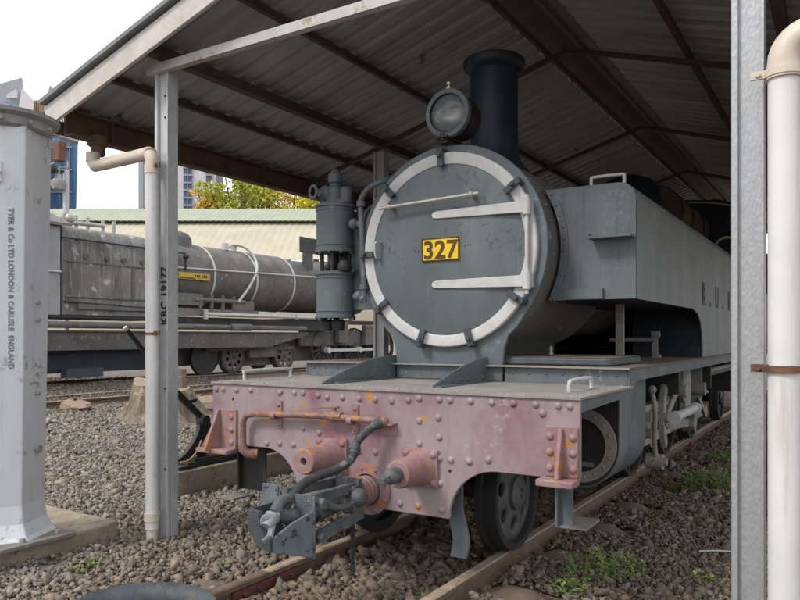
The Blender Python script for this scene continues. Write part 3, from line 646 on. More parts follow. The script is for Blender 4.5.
    for z in (2.245, 1.755):
        m = MB(); L = [(-.09, 0), (-.08, .02), (-.05, .026), (.56, .038), (.62, .04), (.62, -.04), (.56, -.038), (-.05, -.026), (-.08, -.02)]
        m.prism([(x, yf-.052, z+dz) for x, dz in L], (0, -.016, 0)); m.build('hinge_strap', 'white_paint', dr, bevel=.003)
        m = MB(); m.cyl((.625, yf-.065, z-.055), (.625, yf-.065, z+.055), .028, 16); m.box((.60, yf-.06, z-.04), (.65, yf-.0, z+.04)); m.cyl((.625, yf-.065, z+.055), (.625, yf-.065, z+.075), .018, 10); m.build('hinge_knuckle', 'white_paint', dr)
    m = MB(); m.cyl((.625, yf-.065, 1.67), (.625, yf-.065, 2.24), .014, 12); m.build('hinge_pin', 'white_paint', dr)
    m = MB(); m.cyl((-.50, yf-.11, 2.325), (.30, yf-.11, 2.355), .0125, 12)
    m.cyl((-.42, yf-.03, 2.33), (-.42, yf-.12, 2.33), .016, 10); m.cyl((.24, yf-.03, 2.352), (.24, yf-.125, 2.352), .018, 10); m.sphere((.24, yf-.11, 2.352), .024, 12); m.sphere((-.42, yf-.11, 2.328), .022, 12); m.build('door_handrail', 'steel_bright', dr)
    m = MB(); m.tube(smooth_path([(-.545, yf-.045, 1.965), (-.545, yf-.085, 1.965), (-.555, yf-.09, 2.0), (-.555, yf-.09, 2.06), (-.545, yf-.085, 2.085), (-.53, yf-.045, 2.085)], 3), .008, 8); m.build('pull_handle', 'steel_bright', dr)
    # number plate
    m = MB(); m.box((-.168, yf-.068, 1.922), (.128, yf-.058, 2.082)); npl = m.build('number_plate', 'yellow', dr, bevel=.002)
    m = MB(); a_, b_, c1, d1 = -.168, .128, 1.922, 2.082
    for q in (((a_, c1), (b_, c1+.007)), ((a_, d1-.007), (b_, d1)), ((a_, c1), (a_+.007, d1)), ((b_-.007, c1), (b_, d1))): m.box((q[0][0], yf-.071, q[0][1]), (q[1][0], yf-.068, q[1][1]))
    m.build('plate_border', 'gap_dark', npl)
    text('plate_number', '327', .175, (-.02, yf-.069, 1.940), (1, 0, 0), (0, 0, 1), 'plate_ink' if 'plate_ink' in M else 'gap_dark', npl, .002, bold=.0035, spacing=1.04, align='CENTER', xs=1.02)
    m = MB()
    for x, z in ((-.235, 2.005), (-.205, 2.0), (.165, 2.02), (.185, 2.022), (.205, 2.024)): m.cyl((x, yf-.062, z), (x, yf-.054, z), .006, 8)
    onto(m, dr)
    # ---- chimney
    m = MB(); m.lathe([(.33, -.07), (.26, -.0), (.215, .06), (.195, .13), (.19, .2), (.19, .78), (.215, .795), (.235, .81), (.245, .83), (.245, .87), (.225, .885), (.19, .885), (.17, .85), (.17, .5)], (0, 1.80, 2.72), (0, 0, 1), 40, cap=False); m.build('chimney', 'dark_blue_paint', E)
    # ---- head lamp
    lc = Vector((.035, .98, 2.95)); ax = (0, -1, 0)
    m = MB(); m.lathe([(0, -.24), (.10, -.235), (.145, -.2), (.155, -.17), (.155, .0), (.168, .0), (.168, .05), (.135, .05), (.135, .02)], lc, ax, 40, cap=False); hl = m.build('headlamp', 'black_metal', E)
    m = MB(); m.lathe([(.137, .03), (.12, .045), (.08, .056), (.0, .062)], lc, ax, 40, cap=False); o = m.build('lamp_glass', 'lamp_glass', hl)
    m = MB(); m.lathe([(.135, .0), (.12, -.06), (.08, -.11), (.03, -.13), (0, -.13)], lc, ax, 40, cap=False); m.build('reflector', 'reflector' if 'reflector' in M else 'steel_bright', hl)
    m = MB(); m.prism([(lc.x+.132*math.cos(R(a)), lc.y-.02, lc.z+.03+.10*math.sin(R(a))) for a in range(0, 181, 12)], (0, .004, 0)); m.build('lamp_dark_reflection', 'cover_grey', hl)  # added dark half-disc, standing in for the dark reflection across the upper glass
    m = MB(); m.lathe([(.137, .01), (.168, .012), (.172, .03), (.168, .055), (.137, .055)], lc, ax, 40, cap=False); m.build('lamp_rim', 'grey_paint', hl)
    m = MB(); m.lathe([(.03, .14), (.03, .18), (.012, .185), (.012, .2), (.022, .205), (.022, .218), (0, .222)], (lc.x, lc.y-.02, lc.z), n=14); m.build('lamp_knob', 'brass', hl)
    m = MB(); m.box((-.05, .90, 2.775), (.05, 1.15, 2.79)); m.box((-.03, .93, 2.745), (.03, 1.12, 2.80)); m.cyl((0, .93, 2.76), (0, .93, 2.81), .02, 8); m.build('lamp_bracket', 'black_metal', hl)
    # ---- side tanks
    for sg in (-1, 1):
        xo, xi = 1.25*sg, .66*sg; y0 = 1.25; zt = 2.40; zb = 1.635; rr = .11
        # outer sheet cut away over the motion
        side = [(y0, zb), (3.25, zb), (3.5, 1.60), (3.65, 1.53), (3.74, 1.42), (3.77, 1.3), (3.77, 1.197), (9.2, 1.197), (9.2, zt-rr), (y0, zt-rr)]
        m = MB(); m.prism([(xo, a, b) for a, b in side], (-.012*sg, 0, 0)); m.build('side_tank', 'tank_side_paint', E, smooth=20)
        # rounded shoulder and top
        m = MB(); n = 8; vs = []; fs = []
        sec = [(xo-rr*sg+rr*sg*math.cos(R(90*i/n)), zt-rr+rr*math.sin(R(90*i/n))) for i in range(n+1)]+[(xi, zt)]
        for y in (y0, 9.2): vs += [(a, y, b) for a, b in sec]
        k = len(sec)
        for i in range(k-1): fs.append((i, i+1, k+i+1, k+i))
        m.add(vs, fs); o = m.build('tank_top', 'tank_side_paint', E)
        # front sheet following the smokebox
        fr = [(xo, zb), (xo, zt-rr)]+[(xo-rr*sg+rr*sg*math.cos(R(90*i/6)), zt-rr+rr*math.sin(R(90*i/6))) for i in range(1, 7)]
        fr += [(.62*sg, zt)]+[(sg*.75*math.cos(R(a)), zc+.75*math.sin(R(a))) for a in range(32, -30, -4)]
        fr += [(.66*sg, zb)]
        m = MB(); m.prism([(a, y0-.004, b) for a, b in fr], (0, .012, 0)); fs_ = m.build('tank_front', 'grey_paint', E, bevel=.003)
        if sg > 0:
            m = MB(); m.box((.965, 1.13, 2.03), (1.245, 1.246, 2.045)); m.box((.965, 1.13, 2.045), (.975, 1.246, 2.06)); m.build('lamp_ledge', 'grey_paint', fs_)
            m = MB(); m.box((.78, 1.215, 1.639), (1.04, 1.246, 1.71)); m.build('patch_plate', 'grey_paint', fs_)
        m = MB(); a0 = [(sg*(.75)*math.cos(R(a)), y0-.012, zc+.75*math.sin(R(a))) for a in range(30, -29, -4)]; a1 = [(sg*(.80)*math.cos(R(a)), y0-.012, zc+.80*math.sin(R(a))) for a in range(-28, 31, 4)]
        m.prism(a0+a1, (0, .008, 0))
        for a in range(-26, 29, 6): m.dome((sg*.775*math.cos(R(a)), y0-.012, zc+.775*math.sin(R(a))), (0, -1, 0), .011)
        m.build('angle_strip', 'grey_paint', fs_)
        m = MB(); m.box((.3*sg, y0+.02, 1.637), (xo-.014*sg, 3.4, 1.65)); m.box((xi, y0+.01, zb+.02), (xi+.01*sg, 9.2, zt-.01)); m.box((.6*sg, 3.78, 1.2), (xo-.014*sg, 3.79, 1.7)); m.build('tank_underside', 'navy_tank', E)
        if sg > 0:
            m = MB(); m.tube(smooth_path([(.93, 1.34, 2.40), (.93, 1.34, 2.455), (.945, 1.34, 2.47), (1.135, 1.34, 2.47), (1.15, 1.34, 2.455), (1.15, 1.34, 2.40)], 3), .011, 10); m.build('tank_handrail', 'white_paint', E)
            m = MB(); m.cyl((.86, 2.1, 2.40), (.78, 2.1, 2.52), .012, 8); m.build('filler_lever', 'black_metal', E)
            x_ = 1.2535; q0 = on_x(704, 303, x_); q1 = on_x(706, 287, x_)
            for s_, px in (('K', 702.5), ('.', 710), ('U', 715.5), ('.', 722.5), ('R', 728.0), ('.', 735)):
                q = on_x(px, 300, x_)
                text('lettering', s_, .31, (x_, q.y, 1.69), (0, 1, 0), (0, 0, 1), 'lettering_dark', E, .0008, bold=.004)
    # bits under the tank
    m = MB(); m.box((.90, 2.05, 1.197), (.955, 2.10, 1.64)); m.build('tank_support', 'motion_grey', E)
    q = on_z(655, 358, 1.197)
    m = MB(); m.bar((q.x, q.y, 1.197), (q.x, q.y, 1.42), .05, .02, (0, 1, 0)); m.cyl((q.x-.03, q.y, 1.41), (q.x+.04, q.y, 1.41), .028, 12); m.cyl((q.x-.4, q.y, 1.36), (q.x, q.y, 1.36), .022, 12); m.cyl((q.x+.03, q.y+.02, 1.2), (q.x+.03, q.y+.02, 1.225), .02, 8); m.build('reversing_arm', 'motion_grey', E)
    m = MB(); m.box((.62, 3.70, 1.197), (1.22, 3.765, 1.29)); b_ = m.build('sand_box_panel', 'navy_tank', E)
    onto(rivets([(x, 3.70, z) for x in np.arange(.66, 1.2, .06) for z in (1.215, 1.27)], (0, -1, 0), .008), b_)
    # frames
    for x in (-.42, .42):
        m = MB(); m.box((x-.014, .03, .55), (x+.014, 9.7, 1.06)); m.build('main_frame', 'black_metal', E)
    m = MB(); m.box((-.4, .2, .5), (.4, 2.2, .62)); m.box((-1.1, 2.05, .55), (1.1, 2.12, 1.1)); m.build('cross_stay', 'black_metal', E)
    m = MB(); m.box((-1.15, .04, .70), (1.15, .06, 1.06)); m.build('beam_stiffener', 'black_metal', E)
    # ---- domes and cab behind
    m = MB(); m.lathe([(.46, 0), (.44, .1), (.42, .6), (.38, .78), (.28, .9), (.12, .96), (0, .97)], (0, 6.0, 2.5), n=36, cap=False); m.build('steam_dome', 'dark_blue_paint', E)
    m = MB(); m.lathe([(.36, 0), (.36, 2.5)], (.12, 6.9, 3.12), (0, 1, 0), 36)
    dr_ = m.build('top_drum', 'dusty_brown_top', E)
    for y in (6.92, 7.7, 8.6): m = MB(); m.lathe([(.365, 0), (.375, 0), (.375, .07), (.365, .07)], (.12, y, 3.12), (0, 1, 0), 36, cap=False); m.build('drum_band', 'black_metal', dr_)
    m = MB(); m.box((-1.25, 9.2, 1.2), (1.25, 9.23, 3.1)); m.prism([(-1.25, 9.2, 3.1)]+[(1.25*math.cos(R(a)), 9.2, 3.1+.5*math.sin(R(a))) for a in range(170, 0, -10)]+[(1.25, 9.2, 3.1)], (0, .03, 0)); cb = m.build('cab', 'dark_blue_paint', E)
    m = MB(); m.box((1.22, 9.23, 1.2), (1.25, 11.2, 2.1)); m.box((-1.25, 9.23, 1.2), (-1.22, 11.2, 2.1)); m.box((-1.25, 11.2, 1.2), (1.25, 11.23, 2.9)); m.build('cab_side', 'dark_blue_paint', cb)
    m = MB(); ar = [(1.32*math.cos(R(a)), 9.1, 3.1+.54*math.sin(R(a))) for a in range(0, 181, 10)]; m.prism(ar+[(p[0]*.985, p[1], p[2]-.02) for p in reversed(ar)], (0, 2.3, 0)); m.build('cab_roof', 'black_metal', cb)
    m = MB()
    for x in (-.75, .75): m.ring((x, 9.19, 2.8), (0, -1, 0), .17, .21, .02, 28)
    m.build('spectacle_window', 'brass', cb)
    # ---- cylinders
    for sg in (-1, 1):
        cx_, cz_, y0, y1 = .905*sg, .675, 1.16, 1.86
        m = MB(); P = []
        ro = .285
        P = [(cx_-ro*sg*.55, 1.10), (cx_+.265*sg, 1.10)]+[(cx_+ro*.93*sg*math.cos(R(a)), cz_+ro*math.sin(R(a))) for a in range(0, -91, -10)]+[(cx_-ro*.55*sg, cz_-ro)]
        m.prism([(a, y0+.0, b) for a, b in P], (0, y1-y0, 0)); cy = m.build('cylinder_casing', 'grey_paint', E, bevel=.004)
        m = MB(); m.ring((cx_-.0, y0-.005, cz_), (0, -1, 0), .18, .248, .022, 56); rg = m.build('cylinder_flange', 'deck_dust', cy)
        onto(rivets([(cx_+.215*math.cos(R(a)), y0-.026, cz_+.215*math.sin(R(a))) for a in range(0, 360, 20)], (0, -1, 0), .014), rg)
        m = MB(); m.prism([(cx_+(a-cx_)*.97, y0-.002, cz_+(b-cz_)*.97) for a, b in P], (0, -.003, 0)); m.build('cylinder_gap_dark', 'black_metal', cy)  # flat black sheet painting the darkness of the gap and opening round the flange
        m = MB(); m.box((cx_-.12, y0-.03, cz_-.14), (cx_+.10, y0-.006, cz_-.11)); m.build('slide_ledge', 'grey_paint', cy)
    # ---- wheels
    for sg in (-1, 1):
        spoked_wheel(E, .525*sg, .88, .37, .37, sg, disc=True, mt='engine_wheel')
        for y in (3.85, 5.45, 7.05): spoked_wheel(E, .525*sg, y, .53, .53, sg, 14)
        spoked_wheel(E, .525*sg, 9.65, .37, .37, sg, disc=True)
    for y, z in ((.88, .37), (3.85, .53), (5.45, .53), (7.05, .53), (9.65, .37)):
        m = MB(); m.cyl((-.5, y, z), (.5, y, z), .07, 16); m.build('axle', 'black_metal', E)
    for sg in (-1, 1):
        x = .72*sg
        m = MB(); m.bar((x, 3.85, .38), (x, 7.05, .38), .05, .10)
        for y in (3.85, 5.45, 7.05): m.cyl((x-.04, y, .38), (x+.05, y, .38), .085, 20); m.cyl((.56*sg, y, .38), (x, y, .38), .05, 16)
        m.build('coupling_rod', 'motion_grey', E)
        xx = .985*sg
        m = MB(); m.bar((xx, 2.75, .62), (.82*sg, 5.45, .39), .045, .09); m.cyl((.76*sg, 5.45, .38), (.9*sg, 5.45, .38), .1, 20); m.build('connecting_rod', 'motion_grey', E)
        m = MB(); m.cyl((xx, 2.0, .675), (xx, 2.7, .675), .032, 12); m.bar((xx, 2.03, .80), (xx, 3.45, .80), .07, .05); m.bar((xx, 2.03, .53), (xx, 3.45, .53), .07, .05); m.build('slide_bar', 'steel_bright', E)
        m = MB(); m.box((xx-.06, 2.60, .56), (xx+.06, 2.90, .77)); m.cyl((xx-.08, 2.75, .66), (xx+.10, 2.75, .66), .05, 16); m.cyl((xx+.06, 2.75, .66), (xx+.14, 2.75, .66), .028, 12); m.build('crosshead', 'motion_grey', E, bevel=.006)
        # drop arm, combination lever, expansion link and return rod
        a = 1.10*sg
        m = MB(); m.tube(smooth_path([(a, 2.36, .96), (a+.02*sg, 2.38, .80), (a, 2.45, .55), (a, 2.52, .40)], 4), [.02]*13, 8); m.sphere((a, 2.36, .97), .038, 12); m.cyl((a-.08, 2.54, .38), (a+.05, 2.54, .38), .062, 16); m.cyl((a-.1, 2.54, .38), (a+.08, 2.54, .38), .032, 12); m.sphere((a-.05, 2.42, .68), .05, 10); m.build('combination_lever', 'motion_grey', E)
        m = MB(); P = [(3.10+.42*math.cos(R(k)), .72+.42*math.sin(R(k))) for k in range(140, 221, 8)]+[(3.10+.34*math.cos(R(k)), .72+.34*math.sin(R(k))) for k in range(220, 139, -8)]
        m.prism([(a-.02, u, v) for u, v in P], (.045*sg, 0, 0)); m.cyl((a-.06, 2.72, .72), (a+.06, 2.72, .72), .045, 12); m.build('expansion_link', 'motion_grey', E, bevel=.004)
        m = MB(); m.cyl((1.16*sg, 2.95, .70), (1.16*sg, 3.92, .70), .042, 18); m.cyl((1.16*sg, 2.9, .70), (1.16*sg, 2.96, .70), .055, 18); m.cyl((1.16*sg, 3.86, .70), (1.16*sg, 3.93, .70), .055, 18); m.cyl((1.16*sg, 3.93, .70), (1.16*sg, 4.05, .70), .03, 18); m.build('valve_spindle', 'white_paint' if sg > 0 else 'motion_grey', E)
        m = MB(); m.box((a-.06, 3.35, .88), (a+.06, 3.40, 1.10)); m.cyl((a-.08, 3.375, .90), (a+.08, 3.375, .90), .06, 16); m.bar((a, 2.9, .72), (a, 3.4, .93), .03, .07); m.bar((a, 3.4, .93), (a, 3.75, .74), .05, .09); m.box((a-.03, 3.6, .7), (a+.03, 3.85, 1.08)); m.build('motion_bracket', 'motion_grey', E, bevel=.006)
        m = MB(); m.box((a-.1, 4.5, .75), (a+.02, 4.54, 1.1)); m.cyl((a-.12, 4.5, .85), (a+.06, 4.5, .85), .07, 14); m.bar((a-.05, 4.5, .85), (a-.1, 5.45, .5), .03, .06); m.build('return_crank', 'motion_grey', E)
        m = MB(); m.box((.45*sg, 2.9, .9), (1.2*sg, 2.97, 1.10)); m.build('motion_plate', 'black_metal', E); m = MB(); m.box((.45*sg, 4.55, .85), (1.2*sg, 4.6, 1.1)); m.build('motion_plate', 'black_metal', E); m = MB(); m.box((.5*sg, 7.9, .6), (1.0*sg, 8.4, 1.1)); m.build('brake_cylinder', 'black_metal', E)
    # brown steam pipe under the running plate and brake gear
    m = MB(); m.cyl((1.12, 4.9, 1.02), (1.12, 8.8, 1.02), .03, 10); m.cyl((.95, 5.0, .95), (.95, 9, .95), .05, 10); m.build('steam_pipe', 'motion_grey', E)
    # ---- guard irons in front of the wheels
    for sg in (-1, 1):
        m = MB(); pth = [(.50, .14, .64), (.505, .13, .50), (.51, .12, .42), (.535, .11, .34), (.56, .10, .26), (.56, .10, .20), (.545, .10, .14)]
        vs = []; fs = []
        for x, y, z in smooth_path(pth, 4): wd = .05; vs += [((x-wd)*sg, y, z), ((x+wd)*sg, y+.0, z), ((x+wd)*sg, y+.02, z), ((x-wd)*sg, y+.02, z)]
        nn = len(vs)//4
        for i in range(nn-1):
            for k in range(4): fs.append((i*4+k, i*4+(k+1) % 4, (i+1)*4+(k+1) % 4, (i+1)*4+k))
        fs += [(0, 1, 2, 3), tuple(nn*4-4+k for k in range(4))]
        m.add(vs, fs)
        for xx, zz in ((.49, .50), (.53, .505), (.50, .44)): m.dome((xx*sg, .118, zz), (0, -1, 0), .012)
        m.build('guard_iron', 'grey_paint', E)
    # ---- buffers stubs (pink cylinders on square flanges)
    for bx, bz, L in ((-.257, .664, .285), (.365, .648, .26)):
        m = MB(); m.box((bx-.115, -.024, bz-.105), (bx+.115, 0, bz+.105)); m.lathe([(.105, .022), (.095, .05), (.082, .08), (.078, L-.015), (.072, L), (.022, L), (.02, L-.07), (0, L-.07)], (bx, 0, bz), (0, -1, 0), 32, cap=False)
        b_ = m.build('draw_spring_casing', 'chipped_pink_paint', E, bevel=.004)
        onto(rivets([(bx+i*.088, -.024, bz+j*.08) for i in (-1, 1) for j in (-1, 1)], (0, -1, 0), .026, 8), b_)
        if bx > 0:
            m = MB(); m.cyl((bx, -L, bz), (bx, -L-.06, bz), .042, 20); m.sphere((bx, -L-.06, bz), .044, 14); m.bar((bx, -L-.05, bz), (bx-.01, -L-.15, bz-.012), .05, .035); m.build('eye_bolt', 'coupler_grey', b_, bevel=.004)
    # ---- centre coupler
    cx0, cz0 = .01, .487
    m = MB(); m.lathe([(.15, .0), (.15, .012), (.10, .016), (.095, .03)], (cx0, 0, cz0), (0, -1, 0), 40, cap=False); m.lathe([(.085, 0), (.085, .05), (.075, .055), (.085, .062), (.088, .085), (.076, .092), (.085, .10), (.088, .122), (.076, .13), (.085, .138), (.088, .16), (.07, .17)], (cx0, 0, cz0), (0, -1, 0), 32); boss = m.build('coupler_boss', 'chipped_pink_paint', E)
    onto(rivets([(cx0+.125*math.cos(R(a)), -.012, cz0+.125*math.sin(R(a))) for a in range(20, 380, 45)], (0, -1, 0), .018, 8), boss)
    m = MB(); m.lathe([(.09, .165), (.10, .18), (.10, .225), (.07, .24)], (cx0, 0, cz0), (0, -1, 0), 24)
    for dx, zz in ((-.085, .575), (.075, .555)):
        m.bar((cx0+dx*.7, -.2, zz-.01), (cx0+dx, -.66, zz), .035, .05)
    m.bar((cx0+.085, -.2, .40), (cx0+.07, -.66, .34), .03, .06); m.bar((cx0-.08, -.2, .42), (cx0-.1, -.66, .36), .03, .06)
    m.cyl((cx0+.0, -.2, .48), (cx0, -.56, .45), .032, 14); m.cyl((cx0, -.42, .462), (cx0, -.52, .452), .052, 18)
    m.cyl((cx0+.06, -.26, .40), (cx0+.06, -.26, .56), .035, 12); m.box((cx0+.02, -.33, .43), (cx0+.12, -.2, .50)); m.box((cx0-.09, -.24, .545), (cx0+.09, -.20, .59))
    m.sphere((cx0+.07, -.62, .545), .032, 12, (1, 1.4, 1)); m.cyl((cx0-.12, -.60, .53), (cx0+.12, -.60, .53), .016, 12); m.cyl((cx0+.10, -.60, .53), (cx0+.135, -.60, .53), .03, 6)
    m.cyl((cx0-.11, -.60, .355), (cx0+.12, -.60, .355), .014, 12); m.cyl((cx0+.10, -.60, .355), (cx0+.13, -.60, .355), .028, 6)
    m.tube(smooth_path([(cx0-.02, -.54, .45), (cx0-.02, -.64, .455), (cx0-.02, -.72, .47), (cx0-.03, -.78, .51), (cx0-.03, -.76, .55), (cx0-.025, -.71, .56)], 4), [.045]*8+[.038]*6+[.03]*7, 12)
    m.tube(smooth_path([(cx0+.085, -.24, .50), (cx0+.10, -.34, .47), (cx0+.10, -.44, .475), (cx0+.085, -.52, .50)], 4), .019, 10); m.lathe([(.05, 0), (.055, .02), (.04, .05), (.02, .06), (0, .062)], (cx0+.10, -.27, .50), (1, -.3, 0), 16)
    m.cyl((cx0-.0, -.30, .56), (cx0-.0, -.30, .61), .018, 8); m.sphere((cx0, -.30, .615), .022, 10)
    cp = m.build('coupler', 'coupler_grey', E, bevel=.005)
    m = MB(); m.prism([(cx0-.03, -.655, .575), (cx0+.105, -.655, .575), (cx0+.105, -.655, .255), (cx0-.02, -.655, .27)], (0, .014, 0))
    m.prism([(cx0+.10, -.655, .262), (cx0+.10, -.655, .50), (cx0+.06, -.76, .46), (cx0+.02, -.86, .40), (cx0+.02, -.86, .325)], (-.014, -.0, 0))
    m.box((cx0-.235, -.665, .45), (cx0-.13, -.652, .61)); g_ = m.build('coupler_guide', 'coupler_blue' if 'coupler_blue' in M else 'grey_paint', E, bevel=.003)
    m = MB(); arcp = [(-.145, .525), (-.14, .47), (-.125, .42), (-.095, .375), (-.05, .345), (.01, .33)]
    arci = [(.01, .39), (-.03, .41), (-.06, .46), (-.065, .52)]
    m.prism([(cx0+a, -.88, b) for a, b in arcp+arci], (0, .03, 0)); m.prism([(cx0+a, -.85, b) for a, b in arcp+[(.01, .342), (-.045, .356), (-.087, .384), (-.115, .426), (-.129, .472), (-.133, .525)]], (0, .19, 0)); m.build('coupler_jaw', 'trough_black', E, bevel=.004)
    m = MB()
    for k in range(7):
        z = .40-k*.048
        if k % 2: m.box((cx0+.07, -.285, z-.03), (cx0+.078, -.262, z+.03))
        else: m.box((cx0+.06, -.278, z-.03), (cx0+.088, -.27, z+.03))
    m.cyl((cx0+.074, -.27, .42), (cx0+.074, -.27, .1), .009, 8); m.build('coupler_chain', 'black_metal', E)
    # ---- brake pipe across the beam
    y_ = -.055
    pp = [on_y(243, 449, y_), on_y(243, 440, y_), on_y(243, 422, y_), on_y(246, 415.5, y_), on_y(254, 413.5, y_), on_y(320, 415.5, y_), on_y(384, 421.5, y_)]
    m = MB(); m.tube([pp[0], pp[1], pp[2], pp[3], pp[4], pp[5], pp[6]], .021, 14)
    q = on_y(243, 449, y_); m.tube([q+Vector((-.0, 0, .03)), q, q+Vector((.02, .02, -.03)), q+Vector((.07, .06, -.035))], .032, 12); m.sphere(pp[6], .03, 12)
    bp = m.build('brake_pipe', 'rusty_pink_pipe', E)
    v = on_y(334, 416, y_); m = MB(); m.sphere(v, .036, 12, (1.2, 1, 1)); m.cyl(v+Vector((-.06, 0, .0)), v+Vector((.06, 0, 0)), .03, 8); m.cyl(v, v+Vector((0, 0, .055)), .016, 10); m.bar(v+Vector((.04, -.005, .055)), v+Vector((-.12, -.005, .045)), .02, .012); m.build('brake_valve', 'rusty_pink_pipe', bp, bevel=.003)
    for px, dy in ((280, 414), (356, 419)):
        q = on_y(px, dy, 0); m = MB(); m.box((q.x-.022, -.012, q.z-.085), (q.x+.022, 0, q.z+.085)); m.ring((q.x-.018, -.055, q.z-.004), (1, 0, 0), .021, .028, .036, 16); m.dome((q.x, -.012, q.z+.06), (0, -1, 0), .014); m.dome((q.x, -.012, q.z-.065), (0, -1, 0), .014); m.build('pipe_clamp', 'chipped_pink_paint', bp)
    q = on_y(390, 428, 0); m = MB(); m.box((q.x-.05, -.01, q.z-.04), (q.x+.05, 0, q.z+.03)); m.box((q.x-.05, -.06, q.z+.022), (q.x+.05, 0, q.z+.032)); m.build('hose_bracket', 'chipped_pink_paint', bp)
    # hose
    hp = [on_y(383, 421, -.055), on_y(374, 426, -.09), on_y(364, 434, -.12), on_y(356, 444, -.15), on_y(353.5, 455, -.19), on_y(347, 463, -.25), on_y(335, 470, -.33), on_y(318, 476, -.44), on_y(304, 483, -.54), on_y(294, 494, -.63), on_y(286, 506, -.70), on_y(279, 514, -.75)]
    m = MB(); m.tube(smooth_path(hp, 4), .025, 14); hs = m.build('brake_hose', 'black_rubber', E)
    for i in (0, 3): m = MB(); a = hp[i]; b = hp[i+1]; m.tube([a*.9+b*.1, a*.1+b*.9], .030, 14); m.tube([a*.6+b*.4, a*.4+b*.6], .034, 14); m.build('hose_clip', 'trough_black', hs)
    a = hp[-1]; b = on_y(266, 527, -.86)
    m = MB(); m.tube([hp[-2]*.5+a*.5, a, a*.5+b*.5], [.032, .034, .028], 14); m.tube([a*.5+b*.5+Vector((0, 0, .02)), b+Vector((.0, 0, .0))], [.042, .026], 12); m.tube([a*.6+b*.4+Vector((.03, 0, .03)), b+Vector((-.01, 0, .045)), b+Vector((-.045, 0, .0)), b+Vector((-.04, 0, -.04))], .017, 8); m.tube([a*.6+b*.4, b+Vector((.035, -.01, -.04)), b+Vector((.0, -.01, -.065))], .017, 8); m.build('hose_coupling', 'steel_grey_dusty' if 'steel_grey_dusty' in M else 'dusty_grey', hs)
    # ---- air pump
    px_, py_ = -1.06, 1.10
    def cyl_part(z0, z1, nm):
        m = MB(); r = .150
        m.lathe([(r-.01, z0), (r+.012, z0), (r+.012, z0+.02), (r, z0+.024), (r, z0+.05), (r+.006, z0+.052), (r+.006, z0+.058), (r, z0+.06), (r, z1-.05), (r+.006, z1-.048), (r+.006, z1-.04), (r, z1-.038), (r, z1-.024), (r+.012, z1-.02), (r+.012, z1), (r-.01, z1+.006)], (px_, py_, 0), n=40)
        for a in range(0, 360, 36): m.cyl((px_+(r+.0)*math.cos(R(a)), py_+(r)*math.sin(R(a)), z0-.014), (px_+(r)*math.cos(R(a)), py_+(r)*math.sin(R(a)), z0+.0), .012, 6)
        return m
    pm = cyl_part(2.055, 2.43, '').build('air_pump', 'grey_paint', E)
    m = cyl_part(1.535, 1.895, ''); m.box((px_-.17, py_-.03, 1.895), (px_+.2, py_+.03, 1.915)); m.build('lower_cylinder', 'grey_paint', pm)
    m = MB(); m.cyl((px_-.02, py_, 1.9), (px_-.02, py_, 2.05), .035, 16)
    for dx, dy in ((-.11, -.03), (.045, -.10), (.10, .05), (-.06, .1)): m.cyl((px_+dx, py_+dy, 1.9), (px_+dx, py_+dy, 2.05), .018, 10)
    m.lathe([(.05, 0), (.06, .03), (.05, .06), (.035, .08)], (px_+.135, py_-.06, 1.90), n=14); m.sphere((px_-.0, py_-.1, 1.93), .03, 10); m.build('piston_rods', 'black_metal', pm)
    m = MB(); m.lathe([(.07, 2.43), (.07, 2.56), (.05, 2.58), (.04, 2.60), (.055, 2.61), (.055, 2.68), (.035, 2.70), (.02, 2.72), (0, 2.725)], (px_+.0, py_, 0), n=20); m.box((px_-.12, py_-.05, 2.435), (px_+.12, py_+.05, 2.47))
    m.lathe([(.05, -.06), (.065, -.05), (.065, .0), (.045, .02), (.03, .05)], (px_-.085, py_-.04, 2.53), (-.3, -1, 0), 18); m.lathe([(.03, -.02), (.05, 0), (.05, .1), (.03, .12)], (px_+.105, py_, 2.45), n=16); m.tube([(px_+.06, py_, 2.53), (px_+.14, py_, 2.53)], .022, 10)
    m.ring((px_-.115, py_-.13, 2.53), (-.3, -1, 0), .035, .06, .012, 20); m.build('valve_head', 'grey_paint', pm, bevel=.003)
    m = MB()
    for dx in (-.06, .05): m.lathe([(.045, 0), (.05, .02), (.055, .07), (.035, .10)], (px_+dx, py_-.03, 1.435), n=14)
    m.build('drain_cup', 'black_metal', pm)
    m = MB(); m.box((px_+.1, py_+.05, 1.6), (px_+.36, py_+.1, 2.3)); m.build('pump_bracket', 'grey_paint', pm)
    # steam pipes from pump round the smokebox
    a = lambda px, py, y=.98: on_y(px, py, y)
    m = MB(); m.tube(smooth_path([a(364, 302), a(364, 285), a(363, 255), a(361, 215), a(361, 200), a(367, 190), a(376, 184), a(388, 179.5, 1.05), a(396, 176, 1.2)], 4), .021, 12)
    m.tube(smooth_path([a(366, 290, 1.08), a(365, 250, 1.08), a(364, 222, 1.08), a(368, 210, 1.1), a(376, 204, 1.15)], 4), .014, 10)
    for px, py in ((361, 204), (364, 287)): q = a(px, py); m.cyl(q+Vector((0, 0, -.02)), q+Vector((0, 0, .02)), .034, 10)
    q = a(359, 296); m.sphere(q, .04, 12); m.cyl(a(364, 300), q, .03, 10); m.cyl(q, q+Vector((-.06, .05, 0)), .03, 10)
    m.sphere(a(354, 224, 1.05), .045, 12); m.sphere(a(360, 224, 1.0), .03, 12); m.build('steam_pipe', 'grey_paint', E)
    return E
mat('dark_grey_clamp', (.07, .085, .095), (.045, .055, .06), 12, .55, spots=(.02, .02, .02), spot=.6)
mat('plate_ink', (.10, .05, .02), None, 9, .6, bump=0)
mat('reflector', (.6, .62, .64), (.5, .52, .54), 5, .3, .85, bump=0)
mat('coupler_grey', (.125, .135, .14), (.06, .065, .07), 8, .6, spots=(.2, .19, .17), spot=.6, spot_scale=20, bump=.3)
